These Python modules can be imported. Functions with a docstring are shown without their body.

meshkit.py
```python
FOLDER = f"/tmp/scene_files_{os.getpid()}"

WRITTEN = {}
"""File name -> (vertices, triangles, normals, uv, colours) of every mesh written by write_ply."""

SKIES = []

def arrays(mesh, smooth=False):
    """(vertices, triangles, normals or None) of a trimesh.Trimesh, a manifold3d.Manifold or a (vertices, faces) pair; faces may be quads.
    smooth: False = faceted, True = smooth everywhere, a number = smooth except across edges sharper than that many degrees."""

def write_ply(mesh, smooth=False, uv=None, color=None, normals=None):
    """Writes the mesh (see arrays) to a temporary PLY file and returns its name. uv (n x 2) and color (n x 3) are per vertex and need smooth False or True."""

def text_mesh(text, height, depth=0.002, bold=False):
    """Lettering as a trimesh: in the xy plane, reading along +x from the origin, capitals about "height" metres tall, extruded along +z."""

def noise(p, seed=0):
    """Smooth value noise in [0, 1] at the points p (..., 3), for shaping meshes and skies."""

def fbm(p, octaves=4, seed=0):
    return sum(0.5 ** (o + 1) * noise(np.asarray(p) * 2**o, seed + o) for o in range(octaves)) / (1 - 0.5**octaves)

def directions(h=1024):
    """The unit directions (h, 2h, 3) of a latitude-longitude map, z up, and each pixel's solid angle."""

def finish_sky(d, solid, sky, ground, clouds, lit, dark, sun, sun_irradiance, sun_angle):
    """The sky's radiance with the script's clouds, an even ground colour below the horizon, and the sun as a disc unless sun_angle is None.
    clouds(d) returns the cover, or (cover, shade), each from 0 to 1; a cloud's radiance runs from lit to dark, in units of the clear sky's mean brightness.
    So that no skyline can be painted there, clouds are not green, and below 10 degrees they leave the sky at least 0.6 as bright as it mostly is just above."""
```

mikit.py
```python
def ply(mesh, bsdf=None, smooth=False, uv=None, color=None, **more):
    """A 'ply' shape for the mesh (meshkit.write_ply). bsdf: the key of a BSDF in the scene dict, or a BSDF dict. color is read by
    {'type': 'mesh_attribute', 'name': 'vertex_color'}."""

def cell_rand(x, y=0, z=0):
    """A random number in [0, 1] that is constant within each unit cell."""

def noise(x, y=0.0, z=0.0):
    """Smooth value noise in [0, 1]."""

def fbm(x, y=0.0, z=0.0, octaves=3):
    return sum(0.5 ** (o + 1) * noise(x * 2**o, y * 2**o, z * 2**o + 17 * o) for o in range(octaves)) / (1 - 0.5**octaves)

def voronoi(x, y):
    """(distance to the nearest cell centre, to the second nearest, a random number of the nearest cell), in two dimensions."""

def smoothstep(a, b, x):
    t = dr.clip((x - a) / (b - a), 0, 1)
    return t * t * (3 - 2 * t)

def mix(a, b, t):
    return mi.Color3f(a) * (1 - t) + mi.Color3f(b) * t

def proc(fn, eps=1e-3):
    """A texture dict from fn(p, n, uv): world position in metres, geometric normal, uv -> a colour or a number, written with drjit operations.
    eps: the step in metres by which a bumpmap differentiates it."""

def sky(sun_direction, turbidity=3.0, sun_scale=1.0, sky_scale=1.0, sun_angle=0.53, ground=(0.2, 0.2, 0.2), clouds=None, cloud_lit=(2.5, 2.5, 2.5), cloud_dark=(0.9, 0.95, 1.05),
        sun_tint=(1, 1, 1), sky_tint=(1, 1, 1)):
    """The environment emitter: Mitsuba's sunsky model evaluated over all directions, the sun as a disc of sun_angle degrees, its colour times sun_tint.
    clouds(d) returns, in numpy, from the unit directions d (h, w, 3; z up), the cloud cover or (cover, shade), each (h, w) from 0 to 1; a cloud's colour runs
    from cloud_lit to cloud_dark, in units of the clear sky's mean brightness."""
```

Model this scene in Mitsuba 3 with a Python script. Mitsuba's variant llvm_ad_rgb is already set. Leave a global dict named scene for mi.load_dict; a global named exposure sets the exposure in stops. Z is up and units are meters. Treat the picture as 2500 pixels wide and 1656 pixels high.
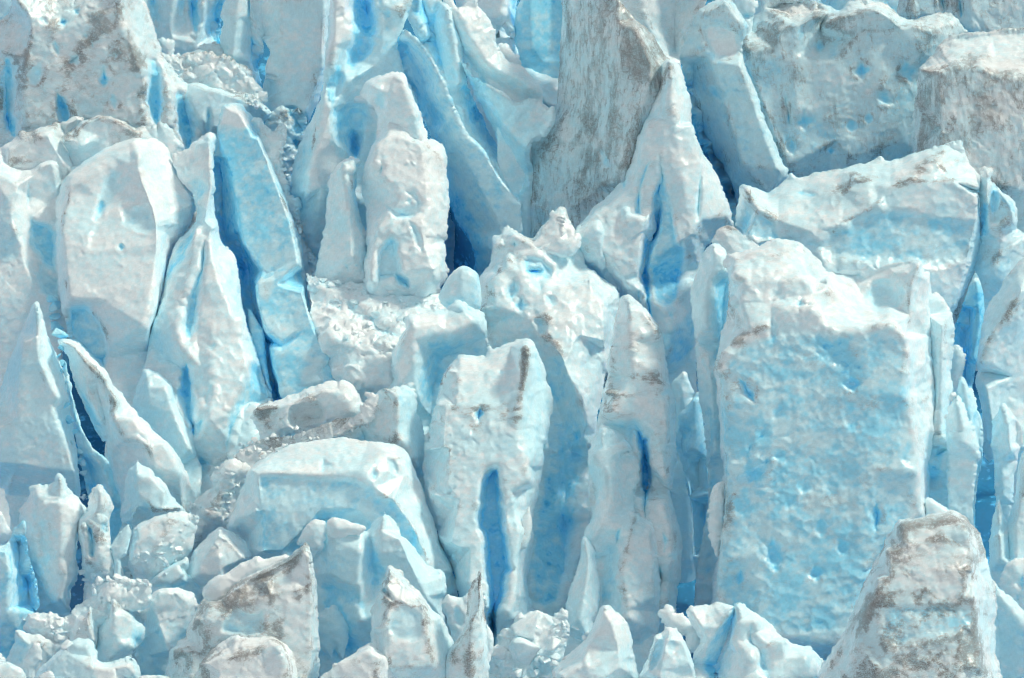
import math
import numpy as np
import mitsuba as mi
import drjit as dr
import shapely
from shapely.geometry import Polygon
from shapely.ops import unary_union
from shapely import affinity
from scipy.spatial import Delaunay, cKDTree
from scipy.interpolate import LinearNDInterpolator
import mikit
from mikit import noise, fbm, smoothstep, mix
import meshkit

scene, labels = {}, {}

# ------------------------------------------------------------------ camera
FOV, DIST, PITCH = 12.0, 400.0, math.radians(15)
M = 2 * DIST * math.tan(math.radians(FOV / 2)) / 2500.0          # metres per photo pixel at the reference distance
FWD = np.array([0, math.cos(PITCH), -math.sin(PITCH)])
UP = np.array([0, math.sin(PITCH), math.cos(PITCH)])
RIGHT = np.array([1.0, 0, 0])
CAM = np.array([0, 0, 120.0])
TGT = CAM + FWD
scene['camera'] = dict(type='perspective', fov=FOV, fov_axis='x', near_clip=1.0, far_clip=6000.0,
                       to_world=mi.ScalarTransform4f().look_at(origin=CAM.tolist(), target=TGT.tolist(), up=[0, 0, 1]))
# ------------------------------------------------------------------ light
scene['sky_light'] = mikit.sky((0.60, 0.10, 0.79), turbidity=3, sun_angle=10.0, sun_scale=0.88, sun_tint=(0.91, 1.0, 1.07), sky_tint=(1.0, 1.0, 0.94), ground=(0.6, 0.65, 0.7),
                              clouds=lambda d: 0.72 * np.ones(d.shape[:2]), cloud_lit=(2.2, 2.25, 2.2))
exposure = 1.12


def at(px, py, w):
    """photo pixel + distance behind the reference distance (in photo-pixel lengths) -> world point"""
    px, py, w = (np.asarray(v, float) for v in (px, py, w))
    k = (DIST + w * M)[..., None]
    t = math.tan(math.radians(FOV / 2)) / 1250.0
    return CAM + k * (FWD + ((px - 1250) * t)[..., None] * RIGHT - ((py - 828) * t)[..., None] * UP)


# ------------------------------------------------------------------ ice materials: uv = (clear blue ice and painted shade amount, dirt amount)
def ice_colour(kind):
    def fn(p, n, uv):
        u, v = uv.x, uv.y
        big = (fbm(p.x * 0.42, p.y * 0.42, p.z * 0.42, 4) - 0.5) * 1.5
        mid = fbm(p.x * 1.7 + 31, p.y * 1.7, p.z * 1.7, 3) - 0.5
        b = dr.clip(u + 0.05 + (fbm(p.x * 4.3, p.y * 4.3, p.z * 4.3, 2) - 0.5) * 0.22 + big * 0.55 * dr.minimum(1, 0.4 + u) + mid * 0.68 * dr.minimum(1, 0.35 + u), 0, 1.3)
        crust = mi.Color3f(0.82, 0.88, 0.895)
        pale = mi.Color3f(0.61, 0.86, 0.93)
        blue = mi.Color3f(0.30, 0.74, 0.935)
        deep = mi.Color3f(0.12, 0.57, 0.88)
        c = mix(crust, pale, smoothstep(0.02, 0.36, b))
        c = mix(c, blue, smoothstep(0.36, 0.75, b))
        c = mix(c, deep, smoothstep(0.8, 1.0, b))
        c = mix(c, (0.03, 0.24, 0.45), smoothstep(1.02, 1.25, b))  # darkest tier: crevasse shade painted into the ice colour
        # dirt: grains and veins
        if kind == 'streaked':
            g = 0.4 * fbm(p.x * 4.2 + 0.8 * p.z, p.y * 4.2, p.z * 0.5, 3) + 0.6 * fbm(p.x * 0.8, p.y * 0.8, p.z * 0.3, 4)
            f = noise(p.x * 16 + 2 * p.z, p.y * 16, p.z * 3.2)
        elif kind == 'banded':
            wz = 1.5 * fbm(p.x * 0.5, p.y * 0.5, p.z * 0.5, 3)
            g = 0.30 * fbm(p.x * 0.5, p.y * 0.5, p.z * 2.3 + 2.6 * wz, 3) + 0.70 * fbm(p.x * 1.3 + wz, p.y * 1.3, p.z * 2.0 + wz, 4)
            f = noise(p.x * 7, p.y * 7, p.z * 11)
        else:
            wx = 0.9 * fbm(p.x * 0.8 + 5, p.y * 0.8, p.z * 0.8, 2)
            g = 0.66 * fbm(p.x * 0.7 + wx, p.y * 0.7, p.z * 0.7 + wx, 4) + 0.34 * fbm(p.x * 2.6 + wx, p.y * 2.6, p.z * 2.6 - wx, 4)
            f = noise(p.x * 11, p.y * 11, p.z * 11)
        v = v + 0.20 * smoothstep(0.45, 0.75, fbm(p.x * 0.3 + 11, p.y * 0.3, p.z * 0.3, 3)) * smoothstep(0.1, 0.35, v)
        g = (g - 0.5) * 2.5 + 0.5
        vein = smoothstep(0.70 - 0.62 * v, 1.36 - 0.60 * v, g) * dr.minimum(1, 0.1 + 1.25 * v)
        hair = smoothstep(0.045, 0.0, dr.abs(fbm(p.x * 1.5 + 3, p.y * 1.5, p.z * 1.5, 4) - 0.5)) * smoothstep(0.28, 0.75, v) * smoothstep(0.35, 0.6, g)
        film, crackle = (0.62, 0.10) if kind == 'streaked' else (0.52, 0.5) if kind == 'plain' else (0.5, 0.48)
        d = dr.clip(film * v * (0.35 + 0.7 * g + 0.5 * (f - 0.5)) + 0.5 * hair + crackle * vein * (0.3 + 0.8 * smoothstep(0.2, 0.8, f)), 0, 0.9) * (0.55 + 0.5 * noise(p.x * 15, p.y * 15, p.z * 15) * (0.4 + v * 0.6))
        c = c * (0.90 + 0.11 * noise(p.x * 6 + 3, p.y * 6, p.z * 4) + 0.09 * noise(p.x * 17, p.y * 17, p.z * 13))
        grime = mix((0.44, 0.42, 0.405), (0.17, 0.155, 0.145), smoothstep(0.4, 1.0, vein))
        return mix(c, grime, d)
    return fn


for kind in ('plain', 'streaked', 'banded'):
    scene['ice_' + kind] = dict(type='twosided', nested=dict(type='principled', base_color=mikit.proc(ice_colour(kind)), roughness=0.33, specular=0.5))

# ------------------------------------------------------------------ tracing helpers
K = 900.0 / 2352.0
CROP = {c: (800.0 * (i % 3), 528.0 * (i // 3)) for i, c in enumerate('ABCDEFGHI')}


CUR = ['A']


def P(s, dz=0.0):
    """'A350,1300 405,1150,-20 B20,30' -> (n, 3) array of photo pixels and depths; the letter picks the enlarged crop that the numbers were read in"""
    out, o = [], CROP[CUR[0]]
    for t in s.split():
        if t[0] in CROP:
            o = CROP[t[0]]
            t = t[1:]
        if t[0] == '@':
            dz = float(t[1:]) * GAIN
            continue
        a = [float(q) for q in t.split(',')]
        out.append((o[0] + a[0] * K, o[1] + a[1] * K, a[2] * GAIN if len(a) > 2 else dz))
    return np.array(out)


def resample(p, step, closed=False):
    q = np.vstack([p, p[:1]]) if closed else p
    seg = np.hypot(*(q[1:, :2] - q[:-1, :2]).T)
    s = np.concatenate([[0], np.cumsum(seg)])
    n = max(int(round(s[-1] / step)), 3 if closed else 2)
    t = np.linspace(0, s[-1], n + 1)[: n if closed else n + 1]
    return np.stack([np.interp(t, s, q[:, k]) for k in range(q.shape[1])], 1)


def chaikin(p, closed=True):
    a, b = (p, np.roll(p, -1, 0)) if closed else (p[:-1], p[1:])
    q = np.stack([0.86 * a + 0.14 * b, 0.14 * a + 0.86 * b], 1).reshape(-1, p.shape[1])
    return q if closed else np.vstack([p[:1], q, p[-1:]])


def sstep(a, b, x):
    t = np.clip((x - a) / (b - a), 0, 1)
    return t * t * (3 - 2 * t)


_worley = {}


def worley(p, seed=0):
    """distance to the nearest and second nearest of jittered points, one per unit cell (p in cells)"""
    lo, hi = np.floor(p.min(0)).astype(int) - 1, np.floor(p.max(0)).astype(int) + 2
    g = np.stack(np.meshgrid(*[np.arange(a, b) for a, b in zip(lo, hi)], indexing='ij'), -1).reshape(-1, 3)
    if len(p) * 4 < len(g):                                           # keep only the cells near the surface
        occ = np.unique(np.floor(p).astype(int), axis=0)
        near = (occ[:, None, :] + np.array([(i, j, k) for i in (-1, 0, 1) for j in (-1, 0, 1) for k in (-1, 0, 1)])[None]).reshape(-1, 3)
        g = np.unique(near, axis=0)
    h = (g[:, 0] * 374761393 + g[:, 1] * 668265263 + g[:, 2] * 2147483647 + seed * 144665) & 0xFFFFFFFF
    r = []
    for k in range(3):
        h = ((h ^ (h >> 13)) * 1274126177 + 12345 * (k + 1)) & 0xFFFFFFFF
        r.append(((h ^ (h >> 16)) & 0xFFFFFF) / 16777215.0)
    d, _ = cKDTree(g + np.stack(r, 1)).query(p, k=2)
    return d[:, 0], d[:, 1]


def facets(p, seed=0, slope=0.3):
    """a continuous relief of tilted planes that meet in creases, like fractured ice (p in cells)"""
    occ = np.unique(np.floor(p).astype(int), axis=0)
    g = np.unique((occ[:, None, :] + np.array([(i, j, k) for i in (-1, 0, 1) for j in (-1, 0, 1) for k in (-1, 0, 1)])[None]).reshape(-1, 3), axis=0)
    h = (g[:, 0] * 374761393 + g[:, 1] * 668265263 + g[:, 2] * 2147483647 + seed * 144665) & 0xFFFFFFFF
    r = []
    for k in range(6):
        h = ((h ^ (h >> 13)) * 1274126177 + 12345 * (k + 1)) & 0xFFFFFFFF
        r.append(((h ^ (h >> 16)) & 0xFFFFFF) / 16777215.0)
    r = np.stack(r, 1)
    c = g + r[:, :3]
    _, i = cKDTree(c).query(p, k=4)
    val = (((p[:, None] - c[i]) * (r[i][..., 3:] - 0.5) * 2 * slope).sum(2))
    return np.sort(val, 1)[:, -2]


def vertex_normals(v, f):
    n = np.zeros_like(v)
    c = np.cross(v[f[:, 1]] - v[f[:, 0]], v[f[:, 2]] - v[f[:, 0]])
    for k in range(3):
        for j in range(3):
            n[:, j] += np.bincount(f[:, k], c[:, j], len(v))
    return n / np.maximum(np.linalg.norm(n, axis=1, keepdims=True), 1e-12)


def triangulate(pts, poly):
    t = Delaunay(pts).simplices
    c = pts[t].mean(1)
    t = t[shapely.contains_xy(poly, c[:, 0], c[:, 1])]
    a, b, c = pts[t[:, 0]], pts[t[:, 1]], pts[t[:, 2]]
    cr = (b[:, 0] - a[:, 0]) * (c[:, 1] - a[:, 1]) - (b[:, 1] - a[:, 1]) * (c[:, 0] - a[:, 0])
    t = t[np.abs(cr) > 1e-9]
    cr = cr[np.abs(cr) > 1e-9]
    t[cr > 0] = t[cr > 0][:, ::-1]                                    # y runs down the photo: this order faces the camera
    return t


STEP = 3.5
GAIN = 1.2
COUNT = {}
TRIS = [0]
FRONTS = []


def resting(x, y):
    """depth of the nearest ice surface standing at photo pixel (x, y), so that loose blocks lie on it"""
    best = 1e9
    for box, tree, w in FRONTS:
        if box[0] <= x <= box[2] and box[1] <= y <= box[3]:
            dd, i = tree.query((x, y))
            if dd < 5:
                best = min(best, w[i])
    return best if best < 1e9 else 1.1 * (1000 - y) + 300


def weathered(v, f, rough=1.0, scal=0.5, streak=0.0, band=0.0, crumble=0.0, size=1.0):
    """the surface relief of melting ice, pushed along the normals (metres, world space)"""
    n = vertex_normals(v, f)
    c = lambda x: x - 0.5
    patch = sstep(0.35, 0.68, meshkit.fbm(v / 4.5, 2, 41))              # smooth and rough patches
    patch2 = sstep(0.38, 0.66, meshkit.fbm(v / 3.7, 2, 43))
    h = 0.65 * c(meshkit.fbm(v / 6.0, 2, 1)) * size
    r = 1 - np.abs(2 * meshkit.fbm(v / 2.6, 4, 11) - 1)
    h += 0.15 * rough * (r - 0.72) * (0.35 + 0.65 * patch)
    h += 0.055 * rough * c(meshkit.fbm(v / 0.45, 3, 5)) * (0.3 + 0.9 * patch)
    sharp = 1 - np.abs(2 * meshkit.fbm(v / 1.1 + 0.4 * meshkit.noise(v / 0.7, 66)[:, None], 3, 67) - 1)
    h += 0.16 * (0.4 + 0.6 * rough) * np.maximum(sharp - 0.72, 0) * (1.3 - patch)
    wf = 0.35 * np.stack([meshkit.fbm(v / 0.9, 2, 60 + k) for k in range(3)], 1)
    h += (0.30 * rough + 0.5 * crumble) * facets(v / 2.4 + wf, 4, 0.30) + (0.07 * rough + 0.75 * crumble) * facets(v / 0.8 + wf, 6, 0.32) * (0.4 + 0.6 * patch)
    h += 0.19 * c(meshkit.fbm(v * [1.7, 1.7, 0.16], 3, 71)) * (1.2 - patch)
    if scal > 0:
        w = 0.5 * np.stack([meshkit.fbm(v / 1.1, 2, 50 + k) for k in range(3)], 1)
        d1, _ = worley(v / [0.95, 0.95, 0.8] + w, 3)
        e1, _ = worley(v / 2.3 + w, 8)
        h += scal * (0.13 * np.minimum(d1, 0.8) ** 2 * (0.25 + 0.75 * patch2) + 0.10 * np.minimum(e1, 0.85) ** 2 * (0.3 + 0.7 * patch))
    if streak > 0:
        h += streak * (0.16 * c(meshkit.fbm(v * [1.6, 1.6, 0.16], 3, 21)) + 0.035 * c(meshkit.noise(v * [6, 6, 0.8], 22)))
    if band > 0:
        q = v + 0.5 * meshkit.fbm(v / 2.0, 2, 31)[:, None]
        h += band * (0.16 * c(meshkit.fbm(q * [0.22, 0.22, 1.7], 3, 23)) + 0.03 * c(meshkit.noise(q * [0.8, 0.8, 6.0], 24)))
    return v + n * h[:, None]


def ice(key, lay, outline, feats=(), cuts=(), hollows=(), dirts=(), blue=0.12, dirt=0.1, rough=1.0, scal=0.5, streak=0.0, band=0.0, crumble=0.0,
        edge=3.5, bulge=30.0, thick=70.0, soft=1, mat='plain', od=0.0, extend=330.0, lean=0.0, step=None):
    """One mass of ice: a traced outline, ridges and troughs inside it with their depths (photo-pixel lengths, + = away), cuts, hollows (some only painted shade),
    rounded edges and a back, then weathered. lay = the photo row of its foot on the sloping glacier."""
    s = step or STEP
    w0 = 1.1 * (1000 - lay)
    CUR[0] = next(q for q in outline if q in CROP)                                                # strings without a letter are in the outline's first crop
    o = P(outline, od * GAIN)
    o = resample(chaikin(o), 3.0, True)
    tn = np.roll(o[:, :2], -1, 0) - np.roll(o[:, :2], 1, 0)
    tn = np.stack([tn[:, 1], -tn[:, 0]], 1) / np.maximum(np.hypot(*tn.T), 1e-6)[:, None]
    q3 = np.stack([o[:, 0], o[:, 1], 0 * o[:, 0] + len(key)], 1) * M
    o[:, :2] += tn * (np.minimum(1, rough) * (9.0 * (meshkit.fbm(q3 / 0.75, 3, 91) - 0.5) + 4.0 * (meshkit.noise(q3 / 0.2, 92) - 0.5)))[:, None]
    pg = Polygon(o[:, :2]).buffer(0)
    if pg.geom_type != 'Polygon':
        pg = max(pg.geoms, key=lambda g: g.area)
    octrl = resample(o, 10, True)
    if extend > 0:                                                    # carry the foot down into the glacier
        x0, y0, x1, y1 = pg.bounds
        foot = pg.intersection(shapely.box(x0, y1 - 0.12 * (y1 - y0), x1, y1))
        foot = unary_union([foot, affinity.translate(foot, 0, extend * 0.5), affinity.translate(foot, 0, extend)]).convex_hull
        pg = pg.union(foot)
        zf = octrl[octrl[:, 1] > y1 - 0.15 * (y1 - y0), 2].mean()
        octrl = np.vstack([octrl, [[x0, y1 + extend, zf], [x1, y1 + extend, zf]]])
    pg = pg.simplify(0.4)
    ring = np.array(pg.exterior.coords)[:-1]
    bd = resample(ring, s, True)
    x0, y0, x1, y1 = pg.bounds
    gx, gy = np.meshgrid(np.arange(x0, x1, s), np.arange(y0, y1, s * 0.866))
    gx[1::2] += s / 2
    low = gy > min(1656 + 60, o[:, 1].max() + 30)                      # the hidden foot: coarse is enough
    keep = ~low | ((np.arange(gx.shape[0])[:, None] % 4 == 0) & (np.arange(gx.shape[1])[None] % 4 == 0))
    g = np.stack([gx[keep], gy[keep]], 1)
    g = g[shapely.contains_xy(pg, g[:, 0], g[:, 1])]
    kb = cKDTree(bd)
    dist, _ = kb.query(g)
    g, dist = g[dist > 0.62 * s], dist[dist > 0.62 * s]
    nb = len(bd)
    fp = np.vstack([bd, g])
    dist = np.concatenate([np.zeros(nb), dist])
    tri = triangulate(fp, pg)
    # depth
    ctrl = [octrl]
    fl = []
    for ft in feats:
        dz, st = ft
        line = resample(P(st.lstrip('*'), dz), 10)
        line[:, 2] *= GAIN
        ctrl.append(line)
        if st[0] == '*':
            dirts = list(dirts) + [(st[1:], 6, 0.4)]
    cc = np.vstack(ctrl)
    cc = cc[np.unique(np.round(cc[:, :2]), axis=0, return_index=True)[1]]
    near = cKDTree(cc[:, :2])
    d = LinearNDInterpolator(cc[:, :2], cc[:, 2])(fp)
    bad = np.isnan(d)
    d[bad] = cc[near.query(fp[bad])[1], 2]
    ob = d[:nb].copy()
    if not feats:
        d = d - bulge * (1 - np.exp(-dist / (1.1 * bulge + 8)))
    B = np.full(len(fp), float(blue))
    Dm = np.full(len(fp), float(dirt))
    for st, wd, dep, bl in cuts:
        line = resample(P(st, 0), 3)
        t = cKDTree(line[:, :2])
        dd, ii = t.query(fp, distance_upper_bound=3 * wd)
        ok = np.isfinite(dd)
        ends = np.sin(np.pi * np.clip(np.arange(len(line)) / max(len(line) - 1, 1), 0.03, 0.97)) ** 0.5
        wv = wd * (0.35 + 0.65 * ends[ii[ok]])
        dd[ok] *= 1 + 0.9 * (meshkit.fbm(np.stack([fp[ok, 0], fp[ok, 1], 0 * fp[ok, 0] + wd], 1) * M / 0.7, 3, 88) - 0.5)
        prof = 1 - sstep(0.35, 1.25, dd[ok] / wv)
        d[ok] += dep * prof * ends[ii[ok]]
        B[ok] += 0.7 * bl * (1 - sstep(0.1, 1.0, dd[ok] / wv))
        Dm[ok] -= 0.5 * prof
    for hol in hollows:  # at zero depth a hollow only tints, in places as painted shade
        st, dep, bl, di, so = hol
        q = chaikin(P(st, 0))
        hp = Polygon(q[:, :2]).buffer(0)
        ins = shapely.contains_xy(hp, fp[:, 0], fp[:, 1])
        dd, _ = cKDTree(resample(q, 4, True)[:, :2]).query(fp, distance_upper_bound=so * 2 + 1)
        dd = np.minimum(dd, so * 2 + 1)
        sd = np.where(ins, dd, -dd) + 1.3 * so * (meshkit.fbm(np.stack([fp[:, 0], fp[:, 1], 0 * fp[:, 0] + dep], 1) * M / 0.9, 3, 87) - 0.5)
        m = sstep(-0.35 * so, so, sd)
        d += dep * m
        B += bl * m
        Dm += di * m
    for st, wd, di in dirts:
        wd = wd * (0.62 if wd < 15 else 0.85)
        line = resample(P(st, 0), 4)
        dd, _ = cKDTree(line[:, :2]).query(fp, distance_upper_bound=3 * wd)
        ok = np.isfinite(dd)
        pw = np.stack([fp[ok, 0], fp[ok, 1], 0 * fp[ok, 0]], 1) * M
        q1 = meshkit.fbm(pw / 0.9, 3, len(st))
        q2 = meshkit.fbm(pw / 2.2, 2, len(st) + 5)
        rr = dd[ok] / wd + 1.5 * (q1 - 0.5)
        Dm[ok] += di * 1.6 * (0.6 * (1 - sstep(0.0, 0.9, rr)) + 0.4 * (1 - sstep(0.3, 2.4, rr))) * sstep(0.28, 0.6, q2)
    # soften the facets a little
    e = np.vstack([tri[:, [0, 1]], tri[:, [1, 2]], tri[:, [2, 0]]])
    e = np.vstack([e, e[:, ::-1]])
    deg = np.maximum(np.bincount(e[:, 0], minlength=len(fp)), 1)
    inner = np.arange(len(fp)) >= nb
    for _ in range(soft):
        av = np.bincount(e[:, 0], d[e[:, 1]], len(fp)) / deg
        d = np.where(inner, 0.4 * d + 0.6 * av, d)
    ds = d
    for _ in range(14):
        ds = np.bincount(e[:, 0], ds[e[:, 1]], len(fp)) / deg
    crest = sstep(0.25, 2.6, ds - d) * np.clip((dist - 1.5 * s) / (2 * s), 0, 1)                     # grit stays on the crests where the ice melts away
    pw = np.stack([fp[:, 0], fp[:, 1], 0 * fp[:, 0] + lay], 1) * M
    Dm += crest * min(1.0, 0.25 + 1.4 * dirt) * 0.52 * sstep(0.36, 0.62, meshkit.fbm(pw / 1.6, 3, 81)) * (blue < 0.5)
    top = np.exp(-dist / 9.0) * (fp[:, 1] < o[:, 1].min() + 0.35 * np.ptp(o[:, 1]))
    Dm += top * min(0.45, 1.4 * dirt) * sstep(0.42, 0.6, meshkit.fbm(pw / 1.2, 3, 83))
    q = np.clip(dist / edge, 0, 1)
    d = d - edge * np.sqrt(np.clip(1 - (1 - q) ** 2, 0, 1))
    # the back
    gb = g[::1][(dist[nb:] > 6 * s)]
    gb = gb[((np.round(gb[:, 1] / (s * 0.866)).astype(int) % 6) == 0) & ((np.round(gb[:, 0] / s).astype(int) % 6) == 0)]
    bp = np.vstack([bd, gb])
    bt = triangulate(bp, pg)[:, ::-1]
    bdist, near_b = kb.query(gb) if len(gb) else (np.zeros(0), np.zeros(0, int))
    bq = np.clip(bdist / edge, 0, 1)
    bz = ob[near_b] + edge * np.sqrt(1 - (1 - bq) ** 2) + thick * (1 - np.exp(-bdist / 70)) if len(gb) else np.zeros(0)
    bz = np.maximum(bz, np.asarray(ob[near_b]) + 20) if len(gb) else bz
    fullp = np.vstack([fp, gb])
    z = np.concatenate([d, bz])
    if len(gb):                                                       # the back never comes through a deep cut
        _, ni = cKDTree(fp).query(gb)
        z[len(fp):] = np.maximum(z[len(fp):], d[ni] + 25)
    remap = np.concatenate([np.arange(nb), len(fp) + np.arange(len(gb))])
    back = remap[bt]
    faces = np.vstack([tri, back])
    v = at(fullp[:, 0], fullp[:, 1], w0 + z + lean * (lay - fullp[:, 1]))
    fr = fp[:, 1] < 1720
    if fr.sum() > 10:
        FRONTS.append(((*fp[fr].min(0), *fp[fr].max(0)), cKDTree(fp[fr]), (w0 + z[:len(fp)] + lean * (lay - fp[:, 1]))[fr]))
    v = weathered(v, faces, rough, scal, streak, band, crumble)
    uv = np.stack([np.concatenate([B, np.full(len(gb), blue)]), np.concatenate([Dm, np.full(len(gb), dirt)])], 1)
    uv = np.clip(uv, 0, 1.3)
    uv[:, 0] += 1e-4 * np.sin(7.0 * v[:, 0]); uv[:, 1] += 1e-4 * np.cos(9.0 * v[:, 2])
    back = np.where(back < nb, back + len(v), back)                    # the rim is split, so that the front is not shaded with the back's normals
    v, uv, faces = np.vstack([v, v[:nb]]), np.vstack([uv, uv[:nb]]), np.vstack([tri, back])
    scene[key] = mikit.ply((v, faces), 'ice_' + mat, smooth=True, uv=uv)
    TRIS[0] += len(faces)


def numbered(name):
    k = COUNT.get(name, 0)
    COUNT[name] = k + 1
    return name if k == 0 else f'{name}_{k:03d}'


def serac(name, label, lay, outline, group=None, cat='ice serac', **kw):
    key = numbered(name)
    labels[key] = dict(label=label, category=cat)
    if group:
        labels[key]['group'] = group
    ice(key, lay, outline, **kw)
    return key


def part(parent, name, lay, outline, **kw):
    base = f'{parent}__{name}'
    k = base
    i = 0
    while k in scene:
        i += 1
        k = f'{base}_{i:03d}'
    ice(k, lay, outline, **{'extend': 0.0, **kw})
    return k
# ------------------------------------------------------------------ the far wall across the top of the picture
S = serac
S('ice_cliff', 'pale blue-white ice slope at the far upper left corner behind the pitted ice peak', 180,
  'A-300,-200 200,-200 200,400 -300,400', blue=0.3, dirt=0, scal=0.8)
S('ice_cliff', 'bright white and blue ice far behind the crumpled grey wall at the top', 200,
  'C560,-250 1700,-250 1700,300 560,300', blue=0.42, dirt=0.05, feats=[(-40, '900,-200 950,300'), (30, '1100,-200 1120,300'), (-30, '1300,-200 1330,300')], scal=0.8)
S('ice_cliff', 'grey streaked cliff with dark slots at the upper right edge behind the flat-topped block', 300,
  'C1560,-200 1550,30 1540,100 1640,140 1690,110 1880,85 1940,140 1990,200 2200,300 2700,300 2700,-200', mat='streaked', dirt=0.62, blue=0.25, streak=1.2, scal=0.2,
  feats=[(-20, '1600,-150 1640,100'), (10, '1850,-150 1850,90'), (-20, '2000,-150 2020,180'), (20, '2500,-150 2500,200')],
  cuts=[('1830,-60 1830,20 1840,80', 10, 40, 0.4), ('1940,-20 1950,50 1950,110', 9, 40, 0.2)])
S('shaded_serac', 'blue-grey shaded ice wall with narrow blue slots, right of the pitted peak at top left', 250,
  'A860,-150 1500,-150 1480,60 1400,90 1420,150 1400,250 1430,300 1450,480 1300,600 1000,600 950,200', blue=0.24, dirt=0.22, rough=1.2,
  feats=[(20, '1000,-100 1010,500'), (-10, '1110,-100 1080,160 1130,400'), (25, '1190,-100 1180,160'), (-20, '1280,-100 1270,200 1240,300'), (15, '1340,-100 1320,240'), (-15, '1440,-100 1400,90')],
  cuts=[('1245,-80 1240,60 1250,190', 17, 60, 0.7), ('1430,-80 1390,120 1365,190 1400,280', 22, 70, 0.75), ('970,-60 975,60 1010,170', 10, 25, 0.3), ('1160,-40 1150,90', 9, 25, 0.25)])
wall = S('shaded_serac', 'smooth grey-blue shaded ice wall, tallest at the top left of centre', 330,
  'A1590,-150 2115,-150 2098,250 2078,430 2045,600 1985,740 1960,800 1880,950 1700,900 1690,700 1670,600 1690,500 1700,420 1730,330 1650,220 1600,130', blue=0.22, dirt=0.26, mat='streaked',
  streak=0.7, scal=0.25, rough=0.7, feats=[(40, '1620,0 1690,300 1690,600'), (-20, '1790,-100 1800,300 1780,600'), (-60, '2060,-100 2060,430 1950,720')],
  hollows=[('1790,690 1870,670 1960,745 1930,860 1850,890 1800,800', 70, 0.45, -0.2, 10)])
part(wall, 'buttress', 318, 'A1490,-150 1640,-150 1610,140 1690,290 1650,420 1675,600 1600,640 1480,500 1420,290 1410,200 1430,150 1400,95', blue=0.24, dirt=0.22, scal=0.4,
     feats=[(-30, '1530,-100 1500,150 1480,350'), (20, '1600,150 1610,300 1670,520')], cuts=[('1605,250 1640,370 1670,470 1665,590', 20, 60, 0.8), ('1600,-50 1590,80 1580,130', 10, 20, 0.2)])
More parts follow.
